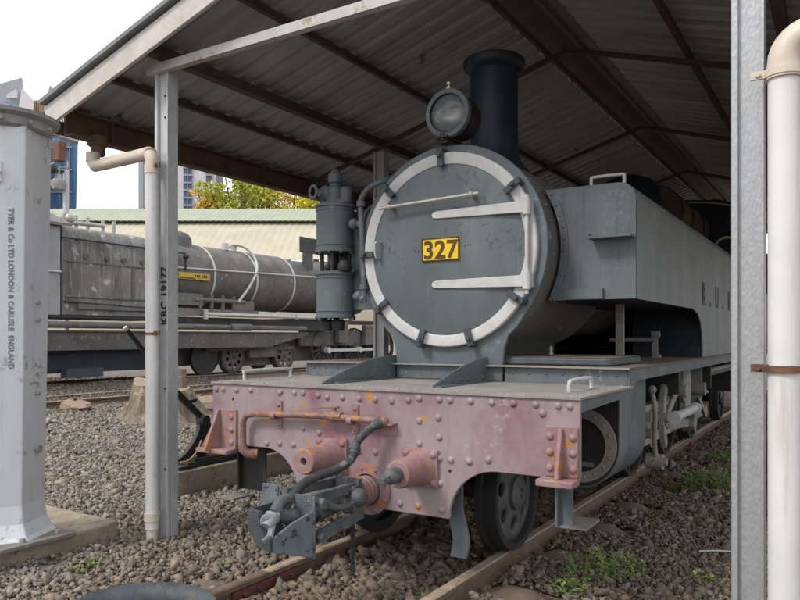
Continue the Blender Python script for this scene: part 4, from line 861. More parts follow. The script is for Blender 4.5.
mat('coupler_blue', (.14, .175, .198), (.08, .095, .105), 8, .6, spots=(.03, .032, .035), spot=.56, spot_scale=16, bump=.3)
mat('steel_grey_dusty', (.32, .34, .35), (.2, .21, .22), 14, .6, .2, bump=.3)
mat('engine_wheel', (.11, .112, .115), (.07, .072, .075), 9, .6, spots=(.12, .10, .085), spot=.66, spot_scale=20)
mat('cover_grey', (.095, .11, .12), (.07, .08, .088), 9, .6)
build_engine()

# ================================================================== OLD GREY ENGINE AT THE BACK
def build_old_engine():
    X0 = -11.95; xc = -12.82; zr = .36
    E = thing('grey_locomotive', 'weathered grey steam engine with white boiler bands standing at the back of the yard', 'locomotive', (xc, 12, zr))
    zc = 3.02; r = .86
    m = MB(); m.lathe([(r, 0), (r, 4.7)], (xc, 9.05, zc), (0, 1, 0), 64); b = m.build('boiler', 'boiler_grey', E)
    m = MB(); m.lathe([(r-.03, 0), (r-.03, 4.1), (r-.1, 4.2), (0, 4.25)], (xc, 13.74, zc-.02), (0, 1, 0), 64, cap=False); m.build('smokebox', 'frame_grey', E)
    for y in (10.35, 11.98, 13.62):
        m = MB(); m.lathe([(r+.002, 0), (r+.012, .0), (r+.012, .07), (r+.002, .07)], (xc, y, zc), (0, 1, 0), 64, cap=False); m.build('boiler_band', 'white_paint', b)
    # firebox with rounded shoulders
    m = MB(); sec = [(X0, 1.85), (X0, 3.35)]+[(X0-.35+.35*math.cos(R(a)), 3.35+.45*math.sin(R(a))) for a in range(10, 91, 10)]
    sec2 = [(2*xc-a, c_) for a, c_ in reversed(sec)]
    m.prism([(a, 5.95, c_+.02) for a, c_ in sec+sec2], (0, 3.15, 0)); fb = m.build('firebox', 'firebox_grey', E)
    onto(rivets([(X0, y, z) for y in np.arange(6.1, 9.05, .16) for z in (2.15, 2.98)]+[(X0, y, z) for z in np.arange(2.2, 3.0, .12) for y in (7.75,)], (1, 0, 0), .018, 6), fb)
    m = MB(); m.box((X0, 6.0, 3.02), (X0+.02, 9.0, 3.05)); m.box((X0, 6.0, 2.25), (X0+.03, 9.0, 2.28)); m.box((X0, 6.3, 2.0), (X0+.06, 8.5, 2.12)); m.box((X0, 7.72, 2.3), (X0+.025, 7.8, 3.0)); m.build('firebox_seam', 'smokebox_grey', fb)
    m = MB()
    for y in (6.5, 7.05, 7.5, 8.0, 8.45): m.ring((X0+.02, y, 3.16), (1, 0, 0), .03, .06, .03, 16); m.sphere((X0+.04, y, 3.16), .03, 8)
    m.build('washout_plug', 'frame_grey', fb)
    m = MB(); m.tube([(X0+.06, 5.9, 3.52), (X0+.06, 9.3, 3.50)], .02, 8); m.tube([(X0+.05, 5.95, 2.15), (X0+.05, 9.0, 2.05)], .018, 8)
    for y in (6.3, 7.6, 8.8): m.cyl((X0-.05, y, 3.52), (X0+.06, y, 3.52), .02, 6)
    m.sphere((X0+.08, 9.3, 3.42), .08, 10); m.cyl((X0+.06, 9.3, 3.1), (X0+.06, 9.3, 3.5), .03, 8); m.build('control_rod', 'black_metal', E)
    m = MB(); m.tube([(X0-.02, 8.4, 3.02), (X0+.03, 9.1, 3.13), (X0+.03, 14.9, 3.28)], .02, 8); m.build('handrail', 'white_paint', E)
    # cab
    m = MB(); m.box((X0-.0, 3.2, 1.85), (X0-.03, 5.93, 3.75)); m.box((X0, 5.9, 1.85), (2*xc-X0, 5.94, 3.95)); m.box((2*xc-X0, 3.2, 1.85), (2*xc-X0+.03, 5.9, 3.75)); cb = m.build('cab', 'cab_grey', E)
    m = MB(); m.prism([(X0+.12, 3.1, 3.76), (xc, 3.1, 4.15), (2*xc-X0-.12, 3.1, 3.76), (2*xc-X0-.12, 3.1, 3.82), (xc, 3.1, 4.22), (X0+.12, 3.1, 3.82)], (0, 3.0, 0)); m.build('cab_roof', 'dusty_grey', cb)
    m = MB(); m.tube([(X0+.05, 4.6, 2.78), (X0+.05, 5.9, 2.78)], .02, 8); m.build('handrail', 'white_paint', cb)
    # dome and safety valves
    m = MB(); m.lathe([(.5, -.2), (.46, -.05), (.44, .12), (.36, .24), (.2, .3), (0, .31)], (xc, 9.75, zc+r), n=32, cap=False); m.build('steam_dome', 'dome_grey' if 'dome_grey' in M else 'frame_grey', E)
    m = MB(); m.tube([(xc+.3, 6.1, 3.95), (xc+.3, 7.4, 4.0)], .05, 8)
    for y in (6.4, 6.7, 7.0, 7.4, 7.7): m.cyl((xc+.25, y, 3.8), (xc+.25, y, 4.15), .04, 8)
    m.sphere((xc+.3, 6.5, 4.05), .12, 10); m.build('fittings', 'steel_bright', E)
    m = MB(); m.tube(smooth_path([(X0-.1, 9.0, 3.3), (X0-.25, 9.0, 3.6), (X0-.4, 8.9, 3.75)], 4), .03, 8); m.build('thin_pipe', 'frame_grey', E)
    # feed pipe loops over the boiler
    q = [(xc+.3, 11.5, zc+r+.0), (xc+.34, 11.55, zc+r+.12), (xc+.45, 11.95, zc+r+.07), (xc+.62, 12.15, zc+.66), (xc+.85, 12.0, zc+.25), (xc+.92, 11.6, zc-.25), (xc+.95, 11.15, zc-.68)]
    m = MB(); m.tube(smooth_path(q, 4), .038, 10); m.cyl((xc+.25, 11.35, zc+r-.05), (xc+.25, 11.35, zc+r+.14), .1, 12); m.cyl((xc+.25, 11.7, zc+r-.05), (xc+.25, 11.7, zc+r+.12), .08, 12); m.build('feed_pipe', 'white_paint', E)
    # running board with small apparatus
    m = MB(); m.box((X0-.1, 9.05, 1.93), (X0+.05, 12.0, 2.12)); rb = m.build('running_board', 'dusty_grey', E)
    m = MB(); m.tube([(X0+.05, 9.6, 2.35), (X0+.05, 11.4, 2.35)], .06, 8)
    for y in (9.8, 10.2, 10.6, 11.0): m.cyl((X0+.05, y, 2.12), (X0+.05, y, 2.5), .05, 8)
    m.box((X0-.05, 8.9, 2.2), (X0+.07, 9.9, 2.5)); m.box((X0-.05, 11.0, 2.12), (X0+.07, 11.8, 2.38)); m.build('injector', 'smokebox_grey', rb)
    m = MB(); m.box((X0+.03, 9.1, 2.86), (X0+.05, 10.15, 3.03)); npl = m.build('name_plate', 'dull_yellow', E)
    m = MB(); [m.box((X0+.05, yy, 2.925), (X0+.056, yy+.035, 2.99)) for yy in (9.62, 9.69, 9.76, 9.86, 9.93, 10.0)]; m.box((X0+.05, 9.15, 2.88), (X0+.056, 9.6, 2.905)); m.build('plate_bar', 'gap_dark', npl)
    # main frame girder
    m = MB(); pr = [(-2, 1.50), (14.2, 1.50), (14.2, 1.44), (12.6, 1.13), (-2, 1.13)]
    m.prism([(X0+.05, a, c_) for a, c_ in pr], (-.06, 0, 0)); m.prism([(2*xc-X0, a, c_) for a, c_ in pr], (.06, 0, 0)); m.box((X0+.09, -2, 1.10), (X0-.1, 12.6, 1.13)); m.box((X0+.09, -2, 1.5), (X0-.1, 14.2, 1.53)); m.build('frame_girder', 'frame_grey', E)
    m = MB(); m.box((X0, -2, 1.80), (2*xc-X0, 9.0, 1.86)); m.box((X0+.0, 9.0, 1.58), (X0-.1, 15.6, 1.9)); m.box((X0-.1, 13.8, 1.85), (2*xc-X0, 20.0, 1.95)); m.build('footplate', 'black_metal', E)
    m = MB(); m.cyl((X0+.12, -2, 1.66), (X0+.12, 14.0, 1.64), .075, 14); m.cyl((X0+.12, 10.8, 1.65), (X0+.12, 11.6, 1.65), .10, 14); m.build('exhaust_pipe', 'smokebox_grey', E)
    m = MB(); m.cyl((X0+.15, 9.9, 1.98), (X0+.15, 15.2, 1.98), .05, 12); m.cyl((X0+.15, 9.9, 1.85), (X0+.15, 9.9, 2.1), .06, 8); m.cyl((X0+.15, 13.5, 1.98), (X0+.15, 13.6, 1.98), .08, 10); m.build('steam_pipe', 'white_paint', E)
    m = MB(); m.box((X0-.15, 3.4, .60), (2*xc-X0+.1, 9.0, 1.09)); m.box((X0-.15, 1.5, .8), (2*xc-X0+.1, 3.4, 1.09)); bt = m.build('belly_tank', 'navy_tank', E)
    m = MB(); m.box((X0-.14, 6.0, .50), (X0+.08, 6.9, .70)); m.build('tool_box', 'navy_light' if 'navy_light' in M else 'navy_tank', bt)
    for y in (11.35, 13.5):
        spoked_wheel(E, -12.3, y, zr+.455, .455, 1, 10, 'frame_grey', 'thick', tyre='wheel_grey', name='bogie_wheel')
        m = MB(); m.cyl((-13.3, y, zr+.455), (-12.2, y, zr+.455), .06, 10); m.lathe([(.45, 0), (.45, .1)], (-13.35, y, zr+.455), (1, 0, 0), 24); m.build('axle', 'wheel_grey', E)
    m = MB(); m.lathe([(.47, 0), (.47, .1)], (-12.4, 10.35, zr+.46), (1, 0, 0), 30); m.build('dark_wheel', 'black_metal', E)
    m = MB(); m.box((-12.2, 11.85, .8), (-12.1, 13.0, 1.0)); m.box((-12.5, 11.3, .55), (-12.4, 13.5, .9)); m.box((-12.35, 10.3, 1.0), (-12.2, 13.9, 1.1)); m.box((-12.9, 9.0, .62), (-12.6, 19.8, 1.35)); m.build('bogie_frame', 'frame_grey', E)
    for y in (15.5, 17.3, 19.1):
        spoked_wheel(E, -12.3, y, zr+.66, .66, 1, 16, 'wheel_grey', tyre='wheel_grey', name='driving_wheel')
    m = MB(); m.bar((-12.1, 15.5, .95), (-12.1, 19.1, .95), .05, .1)
    for y in (15.5, 17.3, 19.1): m.cyl((-12.2, y, .95), (-12.03, y, .95), .1, 14)
    m.build('coupling_rod', 'white_paint', E)
    m = MB(); m.box((-12.2, 16.0, 1.2), (-12.0, 16.5, 1.9)); m.box((-12.35, 14.3, 1.1), (-12.25, 19.5, 1.6)); m.box((-12.2, 17.6, 1.1), (-12.05, 18.1, 1.8)); m.build('hanger', 'frame_grey', E)
    m = MB(); m.box((X0-.0, 13.9, 4.0), (X0-.03, 15.1, 4.48)); m.box((X0-.4, 14.5, 3.5), (X0-.02, 14.56, 4.1)); m.build('smoke_plate', 'plate_dark' if 'plate_dark' in M else 'black_metal', E)
mat('dull_yellow', (.6, .44, .05), (.48, .33, .05), 6, .6, scuff=(.25, .18, .06), sc=.5)
mat('cab_grey', (.34, .35, .365), (.24, .245, .25), 2, .65, spots=(.2, .19, .18), spot=.62, spot_scale=6)
mat('dome_grey', (.13, .125, .12), (.09, .085, .08), 4, .8)
mat('navy_light', (.06, .072, .10), (.04, .048, .068), 4, .6)
mat('plate_dark', (.06, .06, .068), None, 4, .7)
build_old_engine()

# ================================================================== SILVER COLUMN, PLINTH
def build_column():
    # concrete plinth with an irregular worn edge
    bm = MB(); a = [(-2.25, -.02), (-2.19, -.5), (-2.245, -1.0), (-3.3, -1.0), (-3.35, .02)]
    bm.prism([(x, y, -.2) for x, y in a], (0, 0, .205)); o = bm.build('concrete_plinth', 'concrete', bevel=.015)
    tag(o, 'low tan concrete plinth under the big silver column', 'plinth')
    qc = _at(1.2, 300, 5.02); cx_, cy_ = qc.x, qc.y
    T = thing('steel_column', 'thick silver painted six sided column with round cap and stencilled maker lettering', 'column', (cx_, cy_, .0))
    ro, rt = .27, .315; n = 6; HF = 180/n
    vd = math.atan2(CY-cy_, CX-cx_)
    A = [vd+R(27+60*k) for k in range(n)]
    m = MB(); vs = []; fs = []
    lv = [(.03, ro*1.3), (.06, ro*1.2), (.14, ro*1.06), (.26, ro), (2.84, rt)]
    for z, r in lv: vs += [(cx_+r*math.cos(a), cy_+r*math.sin(a), z) for a in A]
    for i in range(len(lv)-1):
        for k in range(n): fs.append((i*n+k, i*n+(k+1) % n, (i+1)*n+(k+1) % n, (i+1)*n+k))
    m.add(vs, fs); sh = m.build('shaft', 'silver_column', T, smooth=0, bevel=.008)
    m = MB(); m.lathe([(rt-.02, 2.775), (rt+.004, 2.79), (rt+.01, 2.84), (rt+.05, 2.86), (rt+.055, 2.885), (rt+.01, 2.90), (0, 2.91)], (cx_, cy_, 0), n=32)
    for k in range(12): a = R(k*30); m.cyl((cx_+(rt+.0)*math.cos(a), cy_+(rt+.0)*math.sin(a), 2.81), (cx_+(rt+.035)*math.cos(a), cy_+(rt+.035)*math.sin(a), 2.81), .013, 8)
    m.build('cap', 'cap_metal', T)
    m = MB(); s_ = .40
    m.box((cx_-.6, cy_-.42, .006), (cx_+.40, cy_+.30, .034)); bp = m.build('base_plate', 'dusty_grey', T, bevel=.004)
    m = MB()
    for x, y in ((.33, .2), (.33, -.05), (.33, -.3), (.1, -.36), (-.15, -.36), (-.4, -.36)): m.cyl((cx_+x, cy_+y, .034), (cx_+x, cy_+y, .06), .02, 6)
    m.build('bolt', 'steel_bright', bp)
    # lettering runs down the face that looks at the camera
    # find face whose normal points closest to the camera-right-of-left view
    cv = Vector((CX-cx_, CY-cy_, 0)).normalized(); best = None
    fc = []
    for k in range(n):
        a0, a1 = A[k], A[(k+1) % n]; mid = (a0+a1)/2 if abs(a1-a0) < 3 else (a0+a1)/2+math.pi
        nv = Vector((math.cos(mid), math.sin(mid), 0)); fc.append((nv.dot(cv), mid))
    fc = [(nv_, m_) for nv_, m_ in fc]; fc.sort(reverse=True); mid = fc[0][1]; nv = Vector((math.cos(mid), math.sin(mid), 0)); tg = Vector((-nv.y, nv.x, 0))
    if tg.dot(Vector((_c, _s, 0))) < 0: tg = -tg
    def pt(t, z):
        ap = (ro+(rt-ro)*(z-.26)/2.58)*math.cos(R(HF))+.0015
        return Vector((cx_, cy_, 0))+nv*ap+tg*t+Vector((0, 0, z))
    z0, z1 = 2.15, 1.15
    up = (pt(.04, z0)-pt(.04, z1)).normalized()
    o_ = pt(.055, 2.235)
    text('stencil_lettering', 'TYER & Co LTD LONDON & CARLISLE  ENGLAND', .047, o_, -up, tg, 'stencil_grey', T, .0015, bold=.0012, spacing=1.02)
    # hatch bracket near the top
    m = MB(); p = pt(-.03, 2.4); m.bar(p+nv*.01, pt(-.03, 2.54)+nv*.01, .09, .02, nv); m.cyl(pt(.0, 2.47), pt(.0, 2.47)+nv*.05, .018, 10); m.build('hatch_bracket', 'silver_column', T)
    mid2 = sorted(fc[:3], key=lambda f: -Vector((math.cos(f[1]), math.sin(f[1]), 0)).dot(Vector((_c, _s, 0))))[0][1]
    nv2 = Vector((math.cos(mid2), math.sin(mid2), 0))
    m = MB()
    for z in (2.32, 1.62, 1.50, .62, 1.0): p = Vector((cx_, cy_, z))+nv2*(ro-.03); m.cyl(p, p+nv2*.04, .014, 8)
    p = Vector((cx_, cy_, .62))+nv2*(ro-.02); m.ring(p+nv2*.02, nv2, .018, .03, .01, 16); m.build('bolt', 'steel_bright', T)
build_column()

# ================================================================== LAMP POLE BEHIND THE COLUMN
def build_pole():
    q = on_x(66, 210, -14.6); x, y = q.x, q.y
    T = thing('lamp_pole', 'thin pole with small rusty box and round lamp standing behind the old grey engine', 'pole', (x, y, gz(x)))
    m = MB(); m.cyl((x, y, gz(x)), (x, y, 5.65), .07, 10); m.build('pole', 'galvanised', T)
    m = MB(); q = on_x(60.5, 152, x); m.box((q.x-.16, q.y-.12, q.z-.24), (q.x+.14, q.y+.08, q.z+.24)); jb = m.build('junction_box', 'rust', T)
    m = MB(); m.box((q.x-.13, q.y-.13, q.z-.21), (q.x+.11, q.y-.12, q.z+.21)); m.build('box_lid', 'rust', jb)
    m = MB(); q = on_x(58.5, 184, x); m.lathe([(.07, .24), (.09, .14), (.19, .07), (.2, 0), (.14, -.14), (.0, -.19)], q, n=18); m.tube([q+Vector((0, 0, .24)), q+Vector((.05, .0, .42)), (x, y, q.z+.46)], .03, 8); m.build('lamp', 'cap_metal', T)
    m = MB(); q = on_x(52, 169, x); m.sphere(q, .12, 10); m.cyl(q, (x, y, q.z), .03, 6); m.build('sensor', 'black_metal', T)
    m = MB(); m.tube(smooth_path([(x, y, 5.6), (x+.06, y, 5.8), (x-.12, y, 5.95), (x-.5, y, 5.9), (x-1.0, y, 5.75)], 4), .025, 6); m.build('cable', 'galvanised', T)
build_pole()

# ================================================================== STUMP, BOULDERS, BLOCK, POINT LEVER
def build_stump():
    q = on_z(153, 423, gz(-7)); bx, by = q.x-.18, q.y+.35; z0 = gz(bx)-.05
    m = MB(); n = 40; vs = []; fs = []
    rr = random.Random(5); ph = [rr.uniform(0, 6.28) for _ in range(6)]
    prof = [(0, .95, 1.0), (.10, .76, .9), (.22, .62, .6), (.40, .52, .35), (.62, .46, .25)]
    for i, (h, r, w_) in enumerate(prof):
        for k in range(n):
            a = 2*math.pi*k/n
            f = r*(1+w_*(.16*math.sin(3*a+ph[0])+.12*math.sin(5*a+ph[1])+.06*math.sin(11*a+ph[2]))+.03*math.sin(17*a+ph[3]))
            hh = h*(1+(.16*math.sin(a+ph[4])+.05*math.sin(4*a) if i == 4 else 0)); vs.append((bx+f*math.cos(a), by+f*math.sin(a), z0+hh))
    for i in range(4):
        for k in range(n): fs.append((i*n+k, i*n+(k+1) % n, (i+1)*n+(k+1) % n, (i+1)*n+k))
    m.add(vs, fs); T = thing('tree_stump', 'wide sawn tree stump with flared roots and a taller splinter', 'tree stump', (bx, by, z0))
    m.build('stump_body', 'wood_bark', T)
    m = MB(); top = vs[4*n:5*n]; cen = (bx, by, sum(v[2] for v in top)/n+.01); m.add(top+[cen], [(k, (k+1) % n, n) for k in range(n)]); m.build('sawn_face', 'wood_cut', T)
    q = on_x(181, 375, bx+.25); m = MB(); m.tube([(q.x, q.y-.05, z0+.1), (q.x, q.y, z0+.5), (q.x+.0, q.y+.02, z0+.88)], [.16, .11, .07], 9); m.build('splinter', 'wood_bark', T)
build_stump()
def boulder(px, py, r, label, sc=(1, 1, .5), mt='boulder', z=None, group=None):
    zz = -.1
    for _ in range(5): q = on_z(px, py, zz); zz = gz(q.x)
    m = MB(); m.sphere((q.x, q.y, zz+r*sc[2]*.4), r, 12, sc); rr = random.Random(px)
    m.v = [(x+rr.uniform(-.1, .1)*r, y+rr.uniform(-.1, .1)*r, z_+rr.uniform(-.08, .08)*r) for x, y, z_ in m.v]
    o = m.build('boulder', mt, None, smooth=25); tag(o, label, 'rock', group); return o
boulder(75, 414, .28, 'low rounded rock at the near rail left of the stump', (1.2, .8, .45))
boulder(203, 412, .34, 'pinkish rock lying between the stump and the pink beam end', (1.4, .9, .6))
boulder(393, 586, .085, 'flat brown slab of rock between the rails below the guard iron', (1.2, 1, .4))
boulder(428, 553, .08, 'broad brown rock between the rails left of the front wheel', (1.1, 1.2, .5))
boulder(330, 563, .07, 'tan angular rock close to the left rail below the hanging chain', (1.2, 1, .6))
boulder(45, 452, .09, 'pale round stone lying on the gravel beside the silver column', (1.2, 1, .7))

def build_block():
    A = Vector((-2.84, 1.10, 0)); Bv = Vector((-2.80, 3.05, 0)); wd = -.42
    # long low block parallel to the track beside the engine
    o = MB(); P = [(-2.86, 1.08), (-2.84, 3.2), (-3.28, 3.2), (-3.30, 1.12)]
    o.prism([(x, y, -.25) for x, y in P], (0, 0, .385)); b = o.build('concrete_block', 'concrete', bevel=.015)
    tag(b, 'long tan concrete block between the shed post and the engine', 'concrete block')
    T = thing('point_lever', 'black iron point lever with long leaning handle on the concrete block', 'lever', (-3.05, 1.9, .135))
    m = MB(); m.box((-3.22, 1.12, .137), (-2.88, 1.32, .17)); m.box((-3.2, 1.25, .17), (-2.9, 3.0, .19)); m.box((-2.95, 1.3, .137), (-2.90, 3.0, .17)); bs = m.build('base_frame', 'black_metal', T, bevel=.003)
    m = MB(); g = lambda px, py: on_x(px, py, -3.05)
    q = [g(125, 327), g(150, 362), g(176, 392), g(200, 416)]
    m.tube([q[0], q[0]*.92+q[1]*.08], .02, 8); m.build('hand_grip', 'white_paint', T)
    m = MB(); m.bar(q[0]*.92+q[1]*.08, q[2], .03, .03); m.bar(q[2], q[3], .04, .055); m.bar(g(186, 402), g(196, 400), .03, .03); m.build('handle', 'black_metal', T)
    m = MB(); L1 = smooth_path([g(200, 415), g(201, 428), g(195, 443), g(187, 455), g(178, 463)], 4); L2 = smooth_path([g(205, 424), g(210, 438), g(213, 456)], 4)
    for a, b_ in zip(L1[:-1], L1[1:]): m.bar(a, b_, .05, .075)
    for a, b_ in zip(L2[:-1], L2[1:]): m.bar(a, b_, .05, .10)
    m.prism([g(201, 416), g(207, 428), g(214, 452), g(197, 456), g(190, 452), g(200, 436)], (.03, 0, 0)); m.cyl(g(201, 420), g(201, 420)+Vector((.08, 0, 0)), .05, 14); m.build('quadrant', 'black_metal', T)
    m = MB(); m.tube(smooth_path([g(198, 440)+Vector((.05, 0, 0)), g(192, 452)+Vector((.06, 0, 0)), g(184, 460)+Vector((.06, 0, 0)), g(177, 462)+Vector((.05, 0, 0))], 4), .010, 8); m.build('rope', 'rope', T)
    m = MB(); a = g(204, 454)+Vector((.05, 0, 0)); m.cyl(a, a+Vector((.0, .55, .03)), .055, 12); o = m.build('wooden_roller', 'wood_cut')
    tag(o, 'short yellowish wooden roller lying under the left end of the pink beam', 'wooden roller')
    m = MB(); m.box((-3.12, 1.35, .191), (-2.92, 2.9, .21)); m.build('slide_plate', 'black_metal', T)
build_block()
def build_trough():
    # bent black sheet lying at the bottom edge
    m = MB(); c0 = on_z(146, 630, -.12); N = 18; vs = []; fs = []
    right = Vector((_c, _s, 0)); fwd = Vector((-_s, _c, 0))
    for i in range(N+1):
        t = i/N; a = R(-100+200*t)
        p = c0+right*(.33*math.sin(a*.9))+fwd*(.21*math.cos(a*.9)-.06); hgt = .13+.05*math.cos(a*.8)
        out_ = (right*math.sin(a)+fwd*math.cos(a))
        vs += [p+Vector((0, 0, 0)), p+out_*.02+Vector((0, 0, hgt*.6)), p+out_*.05+Vector((0, 0, hgt))]
    for i in range(N):
        for k in range(2): fs.append((i*3+k, (i+1)*3+k, (i+1)*3+k+1, i*3+k+1))
    m.add(vs, fs); o = m.build('sheet_metal_rim', 'trough_black'); s_ = o.modifiers.new('t', 'SOLIDIFY'); s_.thickness = .014
    tag(o, 'curved black rim of a tub lying on the gravel near the left rail', 'tub rim')
    m = MB(); q = on_z(175, 598, -.12); m.v = []; fs = []
build_trough()
# white stick
m = MB(); a = on_z(699, 551, -.085); b = on_z(737, 552, -.085); m.tube([a, (a+b)/2+Vector((0, 0, .006)), b], .006, 6)
tag(m.build('white_stick', 'fabric_cord'), 'thin white stick lying on the brown ballast beside the right post', 'stick')
m = MB(); a = on_z(222, 567, -.085); b = on_z(230, 578, -.085); m.tube([a, b], .004, 6)
tag(m.build('straw', 'fabric_cord'), 'short pale straw on the gravel left of the rail joint', 'straw')

# ================================================================== WEEDS
def weed(px, py, w_, h_, n, label, seed, green=(.20, .27, .10)):
    q = on_z(px, py, -.11); rr = random.Random(seed); vs = []; fs = []; cols = []
    for i in range(n):
        a = rr.uniform(0, 6.28); d = w_*math.sqrt(rr.random()); b = Vector((q.x+d*math.cos(a), q.y+d*math.sin(a), -.12))
        H = h_*rr.uniform(.25, 1.1)*(1.15-.6*d/w_); lean = Vector((rr.uniform(-.5, .5), rr.uniform(-.5, .5), 1)).normalized()
        dirn = rr.uniform(0, 6.28); side = Vector((math.cos(dirn), math.sin(dirn), 0)); wd = rr.uniform(.0012, .0025)
        v_ = rr.uniform(.6, 1.6); cc = (green[0]*v_*rr.uniform(.8, 1.4), green[1]*v_, green[2]*v_)
        tip = b+lean*H; mid = b+lean*H*.5+Vector((0, 0, .01))
        k = len(vs); vs += [b-side*wd, b+side*wd, mid+side*wd, mid-side*wd, tip]; fs += [(k, k+1, k+2, k+3), (k+3, k+2, k+4)]; cols += [cc]*5
        for j in range(rr.randint(5, 11)):     # little leaves up the stem
            t = rr.uniform(.25, 1); p = b+lean*H*t; a2 = rr.uniform(0, 6.28); L = rr.uniform(.014, .034); dv = Vector((math.cos(a2), math.sin(a2), rr.uniform(-.1, .7)))*L; sv = Vector((-math.sin(a2), math.cos(a2), 0))*L*.36
            k = len(vs); vs += [p, p+dv*.5+sv, p+dv, p+dv*.5-sv]; fs.append((k, k+1, k+2, k+3)); cols += [cc]*4
    me = bpy.data.meshes.new('weed'); me.from_pydata([tuple(v) for v in vs], [], fs); at = me.color_attributes.new('col', 'FLOAT_COLOR', 'POINT')
    at.data.foreach_set('color', np.array([(*c_, 1) for c_ in cols], np.float32).ravel()); me.materials.append(M['weed'])
    o = bpy.data.objects.new('weed', me); C.objects.link(o); tag(o, label, 'weed', 'weeds growing in the ballast')
weed(603, 575, .27, .2, 130, 'large sprawling green weed at the bottom below the footstep', 1)
weed(572, 592, .12, .10, 120, 'small weed at the lower edge left of the large sprawling one', 12)
weed(712, 488, .26, .28, 230, 'tall bright green weed clump beside the right post', 2)
weed(680, 492, .22, .13, 150, 'low sparse olive weed left of the tall bright clump', 3, (.11, .13, .04))
weed(655, 480, .16, .08, 80, 'thin yellowish weed nearest the cylinder and rail', 4, (.17, .15, .05))
weed(725, 462, .22, .16, 120, 'small dark weed farthest back along the right of the track', 5)
weed(652, 518, .12, .07, 50, 'tiny yellow green weed between the sleeper ends', 6, (.15, .15, .04))
weed(765, 565, .12, .16, 90, 'green weed seen between the post and the white pipe', 7)
weed(700, 578, .08, .06, 40, 'tiny weed at the lower right in front of the white stick', 8)
weed(168, 599, .05, .06, 40, 'small bright weed inside the black tub rim', 9, (.2, .33, .06))
weed(222, 547+20, .06, .05, 30, 'tiny weed on the pale gravel by the left rail joint', 10)
weed(85, 566, .12, .04, 40, 'flat weed in front of the column plinth', 11, (.14, .16, .05))
weed(423, 598, .06, .04, 30, 'tiny weed between the rails at the bottom edge', 13, (.17, .28, .05))
weed(760, 470, .25, .35, 160, 'weed showing between the post and the pipe farther back', 14, (.13, .16, .05))

